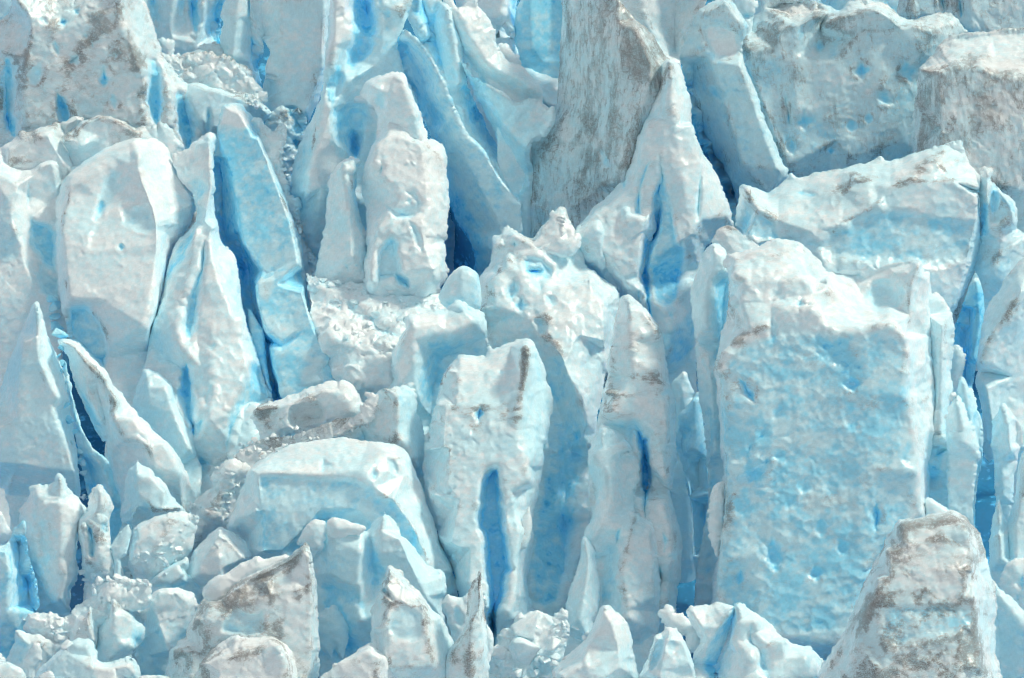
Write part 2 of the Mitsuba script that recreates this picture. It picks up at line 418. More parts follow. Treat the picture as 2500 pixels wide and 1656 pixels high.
p2 = S('pitted_ice_peak', 'large dirty ice peak pocked with small blue holes in the upper left corner', 470,
  'A-120,220 20,125 75,65 90,-150 890,-150 930,40 962,90 985,190 1005,260 1030,350 1080,420 1130,480 1190,545 1240,640 1280,740 1325,840 1340,1000 1200,1200 600,1300 0,1250 -200,1100', od=30,
  blue=0.16, dirt=0.47, rough=1.7, scal=0.9,
  feats=[(-70, '*90,-20 180,90 205,190 180,310 160,420'), (-60, '150,560 170,800'), (-75, '*750,-60 765,140 800,230 850,300 880,420'), (-60, '930,560 960,800'), (-60, '400,200 450,500 480,750'), (-30, '1050,520 1120,640 1190,800'), (10, '20,500 60,900')],
  cuts=[('50,390 60,560 45,700 95,860', 22, 60, 0.85), ('370,600 400,680 425,790', 16, 50, 0.75), ('250,420 220,520', 20, 20, 0.5), ('972,400 990,560 985,660 1000,820', 26, 70, 0.8), ('1140,620 1170,740 1190,840 1215,960', 28, 75, 0.8),
        ('400,130 410,160', 14, 22, .6), ('590,270 595,300', 14, 22, .6), ('660,480 665,540', 15, 25, .6), ('545,220 555,245', 12, 20, .5), ('460,360 490,400', 22, 25, .5), ('480,70 500,90', 12, 20, .5), ('735,340 740,360', 10, 20, .5), ('720,610 735,690', 10, 18, .4), ('350,270 370,340', 10, 18, .4), ('260,120 300,150', 8, 15, .3), ('660,420 670,500', 9, 18, .4)],
  dirts=[('700,160 740,260 740,330', 28, .35), ('540,160 600,240 520,300 430,420', 22, .35), ('330,520 400,560 480,620 540,650', 24, .35), ('870,400 880,520', 20, .3), ('740,20 760,150', 20, .3)])
S('ice_boulder', 'angular pale ice boulder perched beside the right shoulder of the pitted peak', 320, 'A1005,262 1040,252 1112,258 1118,320 1108,350 1150,345 1140,400 1060,410 1035,360', blue=.15, dirt=.15, bulge=14, extend=20, edge=8)
S('ice_boulder', 'grey lump of ice with a dark chin in the shaded hollow at the top left', 330, 'A1100,420 1150,360 1190,335 1270,318 1345,350 1330,400 1340,440 1240,480 1150,500 1100,450', blue=.15, dirt=.4, bulge=20, extend=30, edge=8, cuts=[('1170,440 1270,420', 9, 12, 0)], dirts=[('1150,400 1250,450 1330,420', 14, .35)])
S('ice_boulder', 'wrinkled grey ice lump at the back of the shaded hollow, below the blue slots', 315, 'A1270,300 1320,278 1385,278 1430,340 1440,420 1420,480 1340,470 1290,350', blue=.15, dirt=.42, bulge=20, extend=30, edge=8)
S('ice_boulder', 'white wedge of ice lit by the sun in the upper left hollow', 345, 'A1155,508 1240,480 1310,455 1345,500 1330,560 1360,580 1300,600 1200,570', blue=.08, dirt=.1, bulge=15, extend=30, edge=8)
S('ice_boulder', 'round grey ice boulder with a dark brow, left of the deep blue slit', 345, 'A1430,540 1450,440 1500,410 1560,418 1612,470 1600,560 1560,610 1460,620', blue=.14, dirt=.4, bulge=24, extend=30, edge=8, dirts=[('1470,480 1520,520 1580,500', 14, .3)])
S('ice_boulder', 'small bluish ice lump squeezed between the white wedge and the round grey boulder', 343, 'A1330,500 1370,460 1430,490 1450,540 1400,590 1330,580', blue=.2, dirt=.15, bulge=14, extend=30, edge=8)
S('ice_ledge', 'dirty-rimmed ice ledge with a pale blue face sloping behind the tall slanted blue serac', 440,
  'A1120,490 1200,540 1270,528 1350,565 1420,575 1500,600 1560,590 1600,600 1720,700 1750,720 1650,800 1600,1000 1400,1000 1250,900', blue=.3, dirt=.2, mat='plain', od=20, edge=8,
  feats=[(-20, '*1240,555 1340,575 1450,600 1560,640 1680,700'), (-40, '1270,760 1400,820'), (-30, '1200,620 1300,820')], dirts=[('1540,600 1650,690', 22, .3)], cuts=[('1330,700 1330,830', 9, 25, .3)])
S('ice_rubble_column', 'knobbly white column of crumbled ice behind the right rim of the tall slanted blue serac', 620,
  'A1600,760 1640,735 1690,770 1680,800 1750,830 1775,785 1815,780 1835,830 1830,900 1800,1000 1810,1100 1830,1250 1900,1290 1905,1450 1950,1568 2040,1700 1930,1700 1820,1400 1700,1050 1650,900', blue=.14, dirt=.18, crumble=1.2, rough=2.2, scal=1.6, bulge=24, edge=8)
S('ice_cave_wall', 'dark shaded rubble wall deep in the gap left of the white-edged fin', 440,
  'A1700,760 1780,700 1900,700 1960,760 1960,900 1900,1100 1880,1250 1950,1400 2080,1500 2080,1800 1900,1800 1800,1300 1740,1000', blue=.3, dirt=.36, crumble=1.2, rough=2.4, scal=1.6, bulge=24, od=40, cuts=[('1840,720 1900,760 1930,860', 20, 50, .4), ('1880,880 1900,950', 16, 40, .4)])
# ------------------------------------------------------------------ top centre
S('ice_alcove', 'smooth light blue ice block at the back of the recess at top centre', 300,
  'B1195,250 1205,60 1235,0 1260,-150 1560,-150 1560,380 1330,400 1240,380', blue=.62, dirt=0, rough=.5, scal=.5, feats=[(-20, '1290,-100 1300,300'), (10, '1430,-100 1430,340')])
S('snow_floor', 'flat pale lavender snow floor in the recess at top centre', 340,
  'B1020,260,120 1060,200,130 1120,170,130 1190,240,130 1250,320,130 1330,330,130 1360,290,130 1560,280,130 1560,760 1420,720 1300,600 1120,420', blue=.2, dirt=.0, rough=.9, scal=.4,
  feats=[(-40, '1250,520 1400,660 1500,690')], extend=60)
S('snow_lump', 'rounded white snow lump half sunk in the rim of the snow floor at top centre', 352, 'B1065,320 1100,290 1150,290 1190,345 1225,350 1235,400 1220,450 1130,430 1080,380', blue=.06, dirt=0, bulge=20, extend=20, edge=8)
S('shaded_serac', 'bright white ice wall with a deep blue slot at the very top centre', 300,
  'B800,-150 1230,-150 1205,0 1198,120 1190,250 1165,230 1120,165 1060,220 960,300 850,200', blue=.1, dirt=0, scal=.8, od=20, feats=[(-20, '900,-100 980,150'), (-40, '1130,-100 1140,60 1180,220')],
  cuts=[('1185,-80 1190,60 1190,190', 26, 60, .8)])
S('ice_fin', 'long diagonal ice fin with a thick white snowy crest at top centre', 420,
  'B690,-150 760,-150 800,0 830,60 870,40 900,-150 940,-60 960,50 1045,150 1060,290 1150,400 1240,420 1310,500 1375,585 1345,640 1250,665 1200,680 1050,560 900,480 830,330', blue=.12, dirt=.05, od=10, scal=.8,
  feats=[(-25, '800,-60 850,120 900,240 950,300 1020,410 1090,460 1200,490 1290,550'), (10, '850,300 950,440 1100,540 1230,630'), (0, '720,0 800,200')],
  cuts=[('790,150 860,330 930,430 1000,530', 18, 30, .5)])
S('ice_fin', 'pale ice fin with a small notched rim, running down right at top centre', 440,
  'B840,370,-20 @-45 880,420 910,480 1000,530 1050,555 1110,590 1160,630 1200,665 1250,655 1330,640 1400,690 1450,680 1440,780 1400,860 1290,900 1275,960 @0 1300,1100 1280,1190 @60 1240,1140 1160,1000 1100,910 1040,800 960,640 900,520', od=20, blue=.26, dirt=.15, scal=.3, streak=.5, mat='streaked',
  feats=[(-30, '1000,600 1120,760 1250,950'), (-35, '1380,720 1350,850')])
S('ice_fin', 'light blue ice fin with two blue grooves, right of the white-crested centre-left serac', 430,
  'B500,-150 700,-150 720,0 790,60 830,240 860,400 900,560 960,700 @90 1020,800 1080,880 1100,930 1130,1010 1200,1090 1275,1180 @0 1260,1300 1150,1250 1000,1000 870,860 800,680 740,540 640,380 590,250 530,150 510,60', od=20, blue=.3, dirt=.05, scal=.6,
  feats=[(-40, '560,-100 570,60 610,220'), (10, '600,-100 620,60 640,200'), (-30, '760,-100 770,150 800,330 850,520'), (-10, '880,700 960,880 1100,1080'), (10, '690,100 700,300 760,500')],
  cuts=[('560,-60 580,60 620,140', 22, 40, .5), ('690,60 660,200 700,320 730,430', 24, 40, .45), ('600,250 650,260', 12, 40, .5), ('880,560 960,740 1040,880 1140,1050 1240,1170', 30, 90, .7)], dirts=[('860,380 900,480', 8, .3)])
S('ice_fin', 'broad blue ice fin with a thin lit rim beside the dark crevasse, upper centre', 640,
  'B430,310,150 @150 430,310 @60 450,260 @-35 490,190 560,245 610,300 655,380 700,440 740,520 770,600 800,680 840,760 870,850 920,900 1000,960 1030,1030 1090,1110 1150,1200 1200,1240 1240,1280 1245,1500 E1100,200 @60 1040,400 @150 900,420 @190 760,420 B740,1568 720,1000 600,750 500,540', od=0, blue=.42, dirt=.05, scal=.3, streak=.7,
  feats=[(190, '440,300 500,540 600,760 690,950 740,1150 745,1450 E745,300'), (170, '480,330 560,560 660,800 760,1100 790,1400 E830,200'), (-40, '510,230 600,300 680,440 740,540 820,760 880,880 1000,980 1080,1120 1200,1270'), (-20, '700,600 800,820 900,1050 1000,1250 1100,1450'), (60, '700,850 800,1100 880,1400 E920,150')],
  hollows=[('430,300 500,540 600,760 700,960 760,1150 900,1300 950,1450 E1000,100 1000,400 700,500 B740,1500 600,900', 0, .55, 0, 40), ('B755,1230 830,1400 890,1500 E920,200 960,340 930,420 740,420', 90, .8, 0, 16)],  # both hollows paint crevasse shade in blue, the first without depth
  cuts=[('460,280 500,330', 26, 60, .5), ('530,530 590,700 620,740', 22, 60, .4)], dirts=[('760,620 860,830', 9, .4)])
p23 = S('ice_tower', 'huge grey dirt-streaked ice tower rising past the top edge, behind the sunlit pyramid', 620,
  'B1500,-150,220 1800,-150 1850,0 1930,80 1990,150 2050,210 2110,280 2150,350 2200,400 2220,600 2100,900 1900,1500 1800,1800 1250,1800,200 1235,1480,220 1245,1350,220 1262,1200,220 1290,1130,220 1300,1050,220 1280,1000,220 1272,930,220 1300,882,220 1380,850,200 1420,800,200 1450,750,200 1465,600,200 1480,300,210 1495,0,220',
  od=0, blue=.17, dirt=.84, mat='streaked', streak=1.5, scal=.1, rough=.8,
  feats=[(150, '1540,-100 1520,700 1380,1000'), (90, '1640,-100 1650,600 1600,1100 1500,1500'), (20, '1760,100 1760,700 1720,1200'), (-20, '1850,100 1840,500 1800,1000'), (-60, '1960,200 2030,350 2060,420'), (-70, '2060,500 2000,700 1950,850 1880,1150'), (170, '1330,950 1310,1300')],
  dirts=[('1800,20 1900,120 1980,200 2080,290', 44, .5), ('1690,150 1670,500 1680,900 1640,1300', 20, .3), ('1900,200 1980,300 2060,330', 40, .3), ('1980,480 2080,440', 26, .3)], hollows=[('1730,950 1790,990 1810,1060 1800,1090 1750,1060', 14, .25, -.5, 6)])
part(p23, 'icicle', 500, 'B1550,-60 1615,-60 1612,50 1590,75 1565,60 1550,0', blue=.1, dirt=.35, bulge=14, edge=8, step=3)
S('ice_slope', 'cream-white mottled ice slope at the top, between the grey tower and the crumpled wall', 330,
  'B1770,-150 C420,-150 330,-20 280,80 220,190 180,290 165,420 100,500 -50,420 -150,250 -250,150 B1880,80', blue=.08, dirt=.36, scal=.8, feats=[(-10, 'C-100,-60 -50,200 60,380'), (60, 'C150,-60 120,150 130,330')], cuts=[('C-150,80 -80,200 20,300', 8, 12, 0)])
p27 = S('crumpled_ice_wall', 'wide blue-grey ice wall with a crumpled dirty crest across the upper right', 480,
  'C530,300 560,210 600,170 620,110 680,70 690,-40 800,-60 1040,20 1120,40 1160,80 1200,60 1230,20 1380,10 1470,30 1540,100 1640,140 1690,110 1800,85 1880,85 1930,130 1960,175 1990,205 1930,500 1800,1000 1800,1250 1000,1300 800,1200 740,960 690,860 640,690 580,520 545,380',
  blue=.34, dirt=.58, streak=.8, scal=.5, rough=1.1, mat='streaked', od=60,
  feats=[(-40, '*580,310 640,370 700,390 760,300 800,220 860,180 950,150 1030,100'), (30, '1060,270 1060,160 1090,90'), (-40, '*1080,170 1180,110 1280,90 1400,60 1500,120 1560,180'), (-20, '*1280,240 1330,190 1460,200 1600,160'), (-30, '1640,160 1740,200 1700,330'),
         (-30, '590,420 670,640 750,860 840,1050'), (-20, '760,500 830,900'), (-35, '880,350 900,700'), (-22, '1000,400 1000,850'), (-30, '1150,400 1150,900'), (-24, '1300,500 1250,1000'), (-30, '1450,500 1420,950'), (-10, '1590,400 1570,900')],
  cuts=[('1050,330 1045,270', 14, 30, .1), ('1290,460 1345,450', 24, 26, .6), ('1440,650 1470,600', 22, 18, .35), ('830,620 850,740 855,810', 7, 25, .4), ('920,780 980,770', 26, 20, .3), ('870,900 880,980', 14, 25, .3), ('1110,962 1130,966', 10, 18, .5), ('1600,420 1620,500', 24, 20, .35), ('1250,780 1255,830', 12, 12, .2), ('1360,740 1362,780', 8, 12, .3)],
  hollows=[('690,60 800,-20 960,-10 1080,60 1040,100 940,140 860,150 780,90', 60, -.2, .25, 14), ('1200,55 1380,15 1460,30 1520,90 1440,55 1300,60', 40, -.25, -.1, 8)],
  dirts=[('560,240 640,200 760,240 790,260', 34, .45), ('700,600 730,650', 26, .3), ('1040,500 1050,560', 16, .4), ('920,440 930,520', 20, .3), ('720,30 900,20 1060,50', 26, .35), ('1660,230 1720,280', 18, .3), ('1100,150 1260,110', 20, .25)])
S('ice_boulder', 'smooth white snow knob with a blue hollow, left of the crumpled wall crest', 440, 'C460,60 500,-40 560,-80 620,-40 643,30 620,120 590,160 550,110 500,90', blue=.2, dirt=.02, bulge=24, extend=50, edge=10, hollows=[('545,80 600,70 625,100 600,140 560,120', 16, .45, 0, 8)])
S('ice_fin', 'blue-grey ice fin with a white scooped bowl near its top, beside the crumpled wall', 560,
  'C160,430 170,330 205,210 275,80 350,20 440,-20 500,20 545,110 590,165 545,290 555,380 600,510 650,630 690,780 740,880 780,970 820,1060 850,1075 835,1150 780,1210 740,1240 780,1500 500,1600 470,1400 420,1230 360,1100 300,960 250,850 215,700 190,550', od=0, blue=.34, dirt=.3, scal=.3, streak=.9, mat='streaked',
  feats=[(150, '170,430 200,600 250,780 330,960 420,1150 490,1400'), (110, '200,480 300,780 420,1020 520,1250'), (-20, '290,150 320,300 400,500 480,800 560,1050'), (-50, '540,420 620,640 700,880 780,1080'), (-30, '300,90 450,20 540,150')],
  hollows=[('150,420 215,560 270,740 350,900 460,1080 520,1250 530,1440 480,1460 400,1300 300,1050 220,850 180,620', 90, .75, -.2, 14), ('290,190 330,150 420,130 520,200 545,330 480,390 440,380 400,400 340,330', 22, -.3, -.05, 10)], dirts=[('220,200 300,100 400,40 520,60', 26, .4), ('290,190 310,260 350,320', 8, .4), ('390,400 470,390', 9, .4)], cuts=[('360,560 430,620 460,580', 14, 8, .25)])  # first hollow is a real slot, its shade deepened by painted blue
S('flat_topped_ice_block', 'big flat-topped ice block with a dark dirt-streaked face at the upper right edge', 620,
  'C1645,760 1668,570 1690,440 1740,380 1800,310 1860,250 1990,205 2100,210 2180,190 2300,180 2750,170 2750,1500 1900,1500 1700,1250 1640,1000', od=60, blue=.16, dirt=.8, mat='streaked', streak=1.6, scal=.2,
  feats=[(-110, '*1700,450 1790,470 1850,460 1920,430 1960,465 2060,430 2090,480 2200,500 2352,515 2600,530'), (-125, '1800,800 2000,800 2300,800 2600,800'), (-130, '1700,1100 2300,1200'), (60, '1900,260 2200,230 2600,220'), (-30, '1670,700 1660,1000')],
  hollows=[('1690,440 1740,380 1800,310 1880,260 2000,215 2200,190 2700,180 2700,490 2360,480 2200,470 2080,430 1950,420 1860,430 1780,450', 0, -.05, -.5, 14)],
  dirts=[('1850,560 1960,520 2050,540 2200,580 2400,600', 60, .4), ('1800,420 1900,380 2100,400', 20, .25), ('1950,700 1900,850', 40, .2)])
S('ice_ledge', 'dull grey rounded ice shoulder at the right edge below the flat-topped block', 700, 'C2700,930 2320,950 2280,980 2250,1060 2200,1200 2200,1600 2700,1600', blue=.3, dirt=.4, mat='streaked', scal=.8, bulge=40)
p30 = S('broad_ice_block', 'broad ice block with a sharp upturned corner and scalloped grey-blue face on the right', 900,
  'C512,1440 520,1370 540,1280 548,1205 570,1188 620,1200 720,1240 780,1200 830,1150 865,1105 910,1140 970,1130 1010,1100 1060,1105 1200,1085 1280,1060 1400,1020 1440,1000 1470,1030 1560,1030 1650,1000 1720,980 1800,960 1870,930 1940,905 1955,920 1965,1000 2000,1060 2060,1120 2072,1180 2060,1240 2072,1400 2090,1500 F2090,80 2055,250 2010,400 1950,520 1900,620 1890,760 1870,900 1850,1050 1700,1200 1000,900 680,500 600,200 540,70',
  od=70, blue=.2, dirt=.2, scal=1.2, rough=1.0, mat='banded', band=.3,
  feats=[(-50, '*585,1210 610,1280 650,1340'), (-40, '*700,1340 780,1400 820,1490 900,1540'), (-60, '560,1500 640,1560'), (-60, '*1130,1470 1190,1420 1300,1370 1420,1300'), (-40, '*1420,1270 1500,1200 1620,1150 1760,1165 1900,1160'), (-40, '2060,1200 2050,1400 F2000,300 1900,560'), (-70, 'F1000,100 1200,60 1500,100 1800,200'), (-90, 'F1100,400 1500,500 1800,700'), (-20, '*C1200,1250 1270,1140 1400,1180'), (-10, '*C1700,1080 1780,1040 1900,1150')],
  hollows=[('C1180,1440 1300,1360 1450,1345 1640,1350 1900,1400 2040,1420 F2000,200 1900,330 1500,300 1100,280 950,180 C1050,1520', 16, .26, .05, 20), ('C860,1230 960,1215 1050,1250 1030,1270 930,1270', 8, .35, -.1, 8), ('C570,1260 640,1340 760,1420 800,1540 600,1540 540,1450', 8, .25, 0, 10)],
  dirts=[('C1200,1250 1280,1150 1380,1160', 30, .3), ('C1240,1310 1330,1290', 24, .3), ('C1700,1100 1760,1060 1820,1080', 26, .3), ('C1560,1170 1640,1150', 14, .35), ('F820,60 850,150', 20, .25)])
S('ice_pinnacle', 'slender knob-headed ice pinnacle at the right edge beside the broad block', 880,
  'C2078,1080 2090,1065 2112,1075 2150,1062 2168,1075 2160,1110 2140,1135 2145,1160 2200,1200 2260,1260 2305,1310 2310,1400 2300,1450 2352,1500 2700,1560 F2700,500 2420,600 2120,700 2085,560 2050,330 2065,230 2085,100 C2075,1400 2070,1250', blue=.3, dirt=.26, scal=1.0, rough=1.3, od=20,
  feats=[(-20, '2120,1100 2110,1250 2140,1400 F2100,100'), (0, '2150,1180 2160,1280 2160,1400'), (-40, '2200,1230 2280,1330 2290,1420'), (-30, 'F2200,50 2200,200 2150,350')], cuts=[('2160,1180 2170,1290 2150,1350', 12, 30, .2)], hollows=[('2200,1260 2280,1290 2300,1370 2240,1330', 8, .3, -.1, 8), ('2140,1290 2130,1500 2070,1500 2080,1300', 6, .35, -.1, 8)])
p24 = S('ice_pyramid', 'tall sunlit ice pyramid split by deep blue slots, in front of the grey tower', 800,
  'B2130,400 2180,372 2225,395 2258,460 2292,600 2310,720 C225,760 255,850 290,950 340,1040 390,1130 430,1220 462,1330 492,1440 F470,80 400,120 330,180 280,320 250,420 255,600 260,800 150,1000 E2100,1000 1900,600 1860,560 1830,470 1740,400 1650,320 1600,220 1580,110 B1580,1500 1600,1450 1700,1340 1800,1250 1880,1150 1930,1080 1955,990 1980,900 2040,770 2080,650 2130,560',
  od=40, lean=0.18, blue=.15, dirt=.2, scal=.9, rough=1.1,
  feats=[(-70, 'B2180,400 2170,600 2150,850 2130,1000'), (-75, 'C90,440 120,700 150,1000 200,1300 230,1500'), (-60, 'C230,800 260,950 280,1150 290,1400'), (-50, 'B2050,800 2000,1000 1980,1200'), (10, 'C330,1050 420,1250 470,1400'), (-40, 'B1700,1400 1800,1330 1900,1250'), (-60, 'E1680,200 1800,250 1900,420'), (-80, 'E2150,600 2200,720 2150,900')],
  hollows=[('B2118,1010 2150,1080 2180,1250 2210,1400 2240,1568 E2270,130 2280,300 2240,500 2200,600 2140,590 2090,560 2070,430 2045,270 2060,100 2110,0 B2100,1400 2110,1200', 26, .52, -.15, 10), ('B2020,1060 2070,1020 2010,1200 1990,1420 1960,1250', 8, .45, -.1, 8), ('E2090,740 2200,720 2300,600 2340,700 2330,850 2250,950 2150,930', 6, .3, -.1, 10)],
  cuts=[('B2112,1180 2095,1260 2105,1350 2075,1480 E2040,180 2020,350 2045,520 2068,640', 15, 90, .9), ('E2180,620 2195,650', 10, 25, .6), ('B1985,1230 1975,1400 1985,1450', 7, 20, .5), ('E1985,480 1990,540', 8, 30, .4), ('B1900,1110 1890,1200', 9, 30, .4), ('C285,1050 275,1250 270,1400', 8, 25, .25)],
  dirts=[('B2180,440 2120,560 2080,650', 10, .5), ('C20,560 60,480 100,420', 14, .3), ('C280,1450 300,1550', 14, .4), ('E2300,120 2310,260', 12, .35)])
part(p24, 'lobe', 830, 'B1940,1160 1970,1220 2000,1300 2030,1340 2085,1362 2100,1440 2060,1540 E2020,130 1992,200 2028,290 2010,370 1965,450 1950,540 1900,520 1800,430 1700,330 1640,300 1590,170 1600,90 1700,10 1740,-60 B1800,1370 1850,1300 1900,1220', lean=0.18, blue=.2, dirt=.12, scal=1.3, od=20,
     feats=[(-40, 'B1900,1350 E1900,30 1950,200'), (-40, 'E1650,120 1710,60 1730,150 1740,260'), (-10, 'E1780,100 1830,250'), (-50, 'E2050,-20 2010,100')], hollows=[('E1740,40 1830,10 1880,100 1900,220 1860,350 1780,330 1740,180', 10, .32, -.1, 10)], dirts=[('E1610,150 1700,40 1720,90', 10, .3)])
S('ice_wedge', 'small wedge of ice, half in shadow, at the foot of the sunlit pyramid', 1020, 'F90,1080 110,1050 180,985 200,1000 215,1060 240,1120 232,1170 280,1120 290,1200 300,1330 330,1500 330,1700 100,1700 110,1400 130,1250', blue=.3, dirt=.03, scal=.4, bulge=30)
S('ice_wedge', 'pointed blue wedge with a bright tip, left of the massive scalloped block', 1130, 'F290,1110 255,1145 205,1205 140,1265 140,1320 150,1350 128,1420 135,1568 I130,100 180,250 230,500 240,900 380,1300 400,600 330,200 335,60 F325,1480 300,1300', blue=.42, dirt=.0, scal=.3, rough=.5, streak=.6,
  feats=[(-30, 'F250,1180 250,1400 I230,100'), (20, 'F160,1400 I150,60 200,400'), (60, 'I310,200 340,700')])
p32 = S('narrow_ice_pillar', 'narrow blue pillar with a white tip, wedged against the left of the massive scalloped block', 1230,
  'F300,255 330,205 375,170 410,185 450,230 470,300 520,400 520,1568 I500,900 420,1150 250,1150 260,900 330,500 340,300 325,60 F330,1500 318,1350 300,1200 282,1050 268,900 255,750 240,600 234,520 240,430 265,360', blue=.24, dirt=.12, scal=.4, streak=.5, od=20,
  feats=[(-40, '370,190 370,330 330,500 330,700'), (-30, '340,900 360,1200 380,1500'), (30, '460,420 440,600 400,900'), (-40, '420,250 440,350')],
  hollows=[('400,340 450,350 470,420 460,700 400,900 370,800 360,500', 8, .3, -.1, 14), ('290,1050 400,1000 420,1568 I380,900 300,1100 320,400 F330,1500', 4, .25, 0, 30)])
part(p32, 'back_lump', 1130, 'F355,160 390,90 420,65 460,53 510,65 560,100 620,150 690,195 640,330 400,340', blue=.12, dirt=.22, mat='banded', band=.5, extend=100, bulge=30, dirts=[('380,110 440,70 520,75', 12, .3)])
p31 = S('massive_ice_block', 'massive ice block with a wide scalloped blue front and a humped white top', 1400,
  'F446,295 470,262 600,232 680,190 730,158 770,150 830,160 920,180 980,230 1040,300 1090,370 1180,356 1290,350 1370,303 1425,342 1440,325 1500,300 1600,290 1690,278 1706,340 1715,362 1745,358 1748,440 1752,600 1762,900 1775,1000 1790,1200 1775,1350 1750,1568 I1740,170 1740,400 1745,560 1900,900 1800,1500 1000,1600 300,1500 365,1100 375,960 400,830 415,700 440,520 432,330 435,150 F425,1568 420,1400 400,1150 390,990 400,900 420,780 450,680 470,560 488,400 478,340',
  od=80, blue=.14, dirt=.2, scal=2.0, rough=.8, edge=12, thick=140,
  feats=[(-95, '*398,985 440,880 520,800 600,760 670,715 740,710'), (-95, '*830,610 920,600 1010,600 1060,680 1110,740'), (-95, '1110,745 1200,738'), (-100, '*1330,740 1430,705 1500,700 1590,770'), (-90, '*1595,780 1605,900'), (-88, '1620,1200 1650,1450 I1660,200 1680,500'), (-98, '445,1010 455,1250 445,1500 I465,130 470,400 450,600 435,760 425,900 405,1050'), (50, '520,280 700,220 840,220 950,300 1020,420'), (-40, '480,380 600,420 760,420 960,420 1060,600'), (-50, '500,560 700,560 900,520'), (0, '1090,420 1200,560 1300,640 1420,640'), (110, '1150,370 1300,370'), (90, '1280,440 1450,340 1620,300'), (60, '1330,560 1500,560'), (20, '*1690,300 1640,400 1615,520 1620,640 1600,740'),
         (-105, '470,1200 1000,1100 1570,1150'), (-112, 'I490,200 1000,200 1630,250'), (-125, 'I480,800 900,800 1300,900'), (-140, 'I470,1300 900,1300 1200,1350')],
  hollows=[('F430,980 520,840 640,790 780,730 1050,740 1110,770 1500,730 1590,800 1610,1250 1640,1500 I1650,500 1300,1300 400,1250 440,500 440,100 F420,1300', 0, .36, .1, 14), ('1000,760 1200,760 1280,900 1280,1000 1150,980 1030,900', 14, .24, -.1, 30), ('1310,540 1360,440 1480,400 1560,440 1590,500 1560,600 1400,610', 24, .22, -.1, 22), ('860,580 920,540 960,560 960,580', 8, .3, -.1, 6)],  # first hollow: blue ice tint plus painted shade on the front face
  cuts=[('540,1040 590,1120 630,1180', 17, 26, 0.48), ('1250,1030 1260,1110', 18, 20, 0.28), ('1250,1220 1260,1350', 26, 11, 0.15), ('I600,220 650,300', 42, 28, 0.36), ('I1410,460 1405,620', 14, 22, 0.4), ('I750,690 765,860', 22, 24, 0.32), ('I1180,700 1210,770', 16, 14, 0.2), ('I1020,870 1030,930', 20, 18, 0.32), ('I545,860 535,970', 14, 18, 0.28), ('I1060,560 1060,650', 16, 10, 0.12), ('F760,650 750,800', 14, 14, 0.16), ('800,400 740,520', 16, 10, 0.08), ('F910,560 940,570', 16, 18, 0.32), ('F980,560 985,580', 10, 16, 0.32),
        ('I580,120 610,130', 24, 7, 0.12), ('I660,140 690,160', 26, 7, 0.1), ('I790,130 800,160', 26, 7, 0.1), ('I930,340 980,360', 22, 7, 0.1), ('I770,270 800,300', 24, 7, 0.1), ('I520,450 600,500', 26, 7, 0.1), ('I850,440 880,460', 22, 7, 0.075), ('F850,1380 860,1400', 24, 7, 0.1), ('F660,1380 690,1400', 24, 7, 0.1), ('F760,1250 800,1270', 26, 7, 0.1)],
  dirts=[('F480,620 560,640 560,720', 34, .4), ('F540,790 640,740', 16, .4), ('F740,720 745,770', 10, .4), ('F830,630 830,720', 9, .35), ('F460,320 490,420 480,560', 9, .45), ('F740,270 850,230 940,240', 12, .3), ('F570,1215 640,1240', 22, .4), ('I1600,380 1670,420', 26, .5), ('I450,430 440,600', 16, .45), ('F1000,380 1050,450 1150,560', 12, .3), ('F1615,1170 1640,1200', 16, .4)])
part(p31, 'flake', 1440, 'I368,340 400,320 440,300 442,480 425,640 410,760 395,800 378,760 345,660 333,560 350,450', blue=.04, dirt=.06, bulge=16, edge=8)
p35r = S('ice_spur', 'narrow dirt-streaked ice rib, right of the massive block and below the broad block', 1300,
  'F1700,380 1745,360 1760,500 1800,480 1880,600 1900,700 1880,800 1870,1000 1900,1120 1860,1220 1865,1350 1900,1500 I1960,20 2030,200 2035,420 1950,600 1800,800 1700,700', blue=.2, dirt=.16, streak=.5, scal=.7, od=20,
  feats=[(-10, '1740,400 1750,900 1780,1200'), (-50, '1830,700 1820,1000 1800,1400 I1750,200'), (-50, 'I1880,60 1960,150 2000,300')], hollows=[('I1745,60 1830,30 1850,150 1830,300 1740,320', 8, .3, 0, 12), ('I1900,300 1950,240 1980,400 2000,520 1880,520', 8, .3, 0, 12)], dirts=[('F1710,720 1740,820 1760,900', 10, .3), ('F1900,500 1940,420', 14, .3)])
S('ice_fin', 'small jagged white fin low against the right side of the massive block', 1440, 'I1722,560 1730,410 1760,430 1800,450 1850,480 1890,530 1900,800 1700,800', blue=.15, dirt=0, bulge=18, edge=8)
S('crevasse_wall', 'deep blue crevasse wall inside the right-hand gap beside the broad block', 1000,
  'F2040,340 2080,430 2100,520 2090,700 2075,800 2060,900 2020,1090 1990,1090 1880,1200 1880,800 1950,600', blue=.7, dirt=0, scal=.2, streak=.6, rough=.5, feats=[(-20, '2050,420 2060,650 2020,900'), (60, '1960,600 1990,850 2000,1050')], extend=500)
S('ice_spire', 'slim white ice spire standing in the right-hand blue crevasse', 1180, 'F1915,840 1945,855 1972,890 1965,960 1950,1040 1930,1110 1890,1170 1865,1250 1850,1120 1862,1000 1865,960 1890,900', blue=.14, dirt=.06, bulge=22, edge=8)
S('ice_spire', 'pointed blue ice spire behind another in the right-hand crevasse', 1270, 'F1950,1032 1972,1050 1995,1085 2020,1100 2040,1160 2060,1250 2080,1350 2080,1568 I2060,300 2030,600 1950,600 1930,1 F1930,1200 1925,1120', blue=.42, dirt=0, scal=.4, bulge=30, feats=[(-30, '1960,1060 1990,1250 2010,1500'), (0, '2050,1300 2060,1550')])
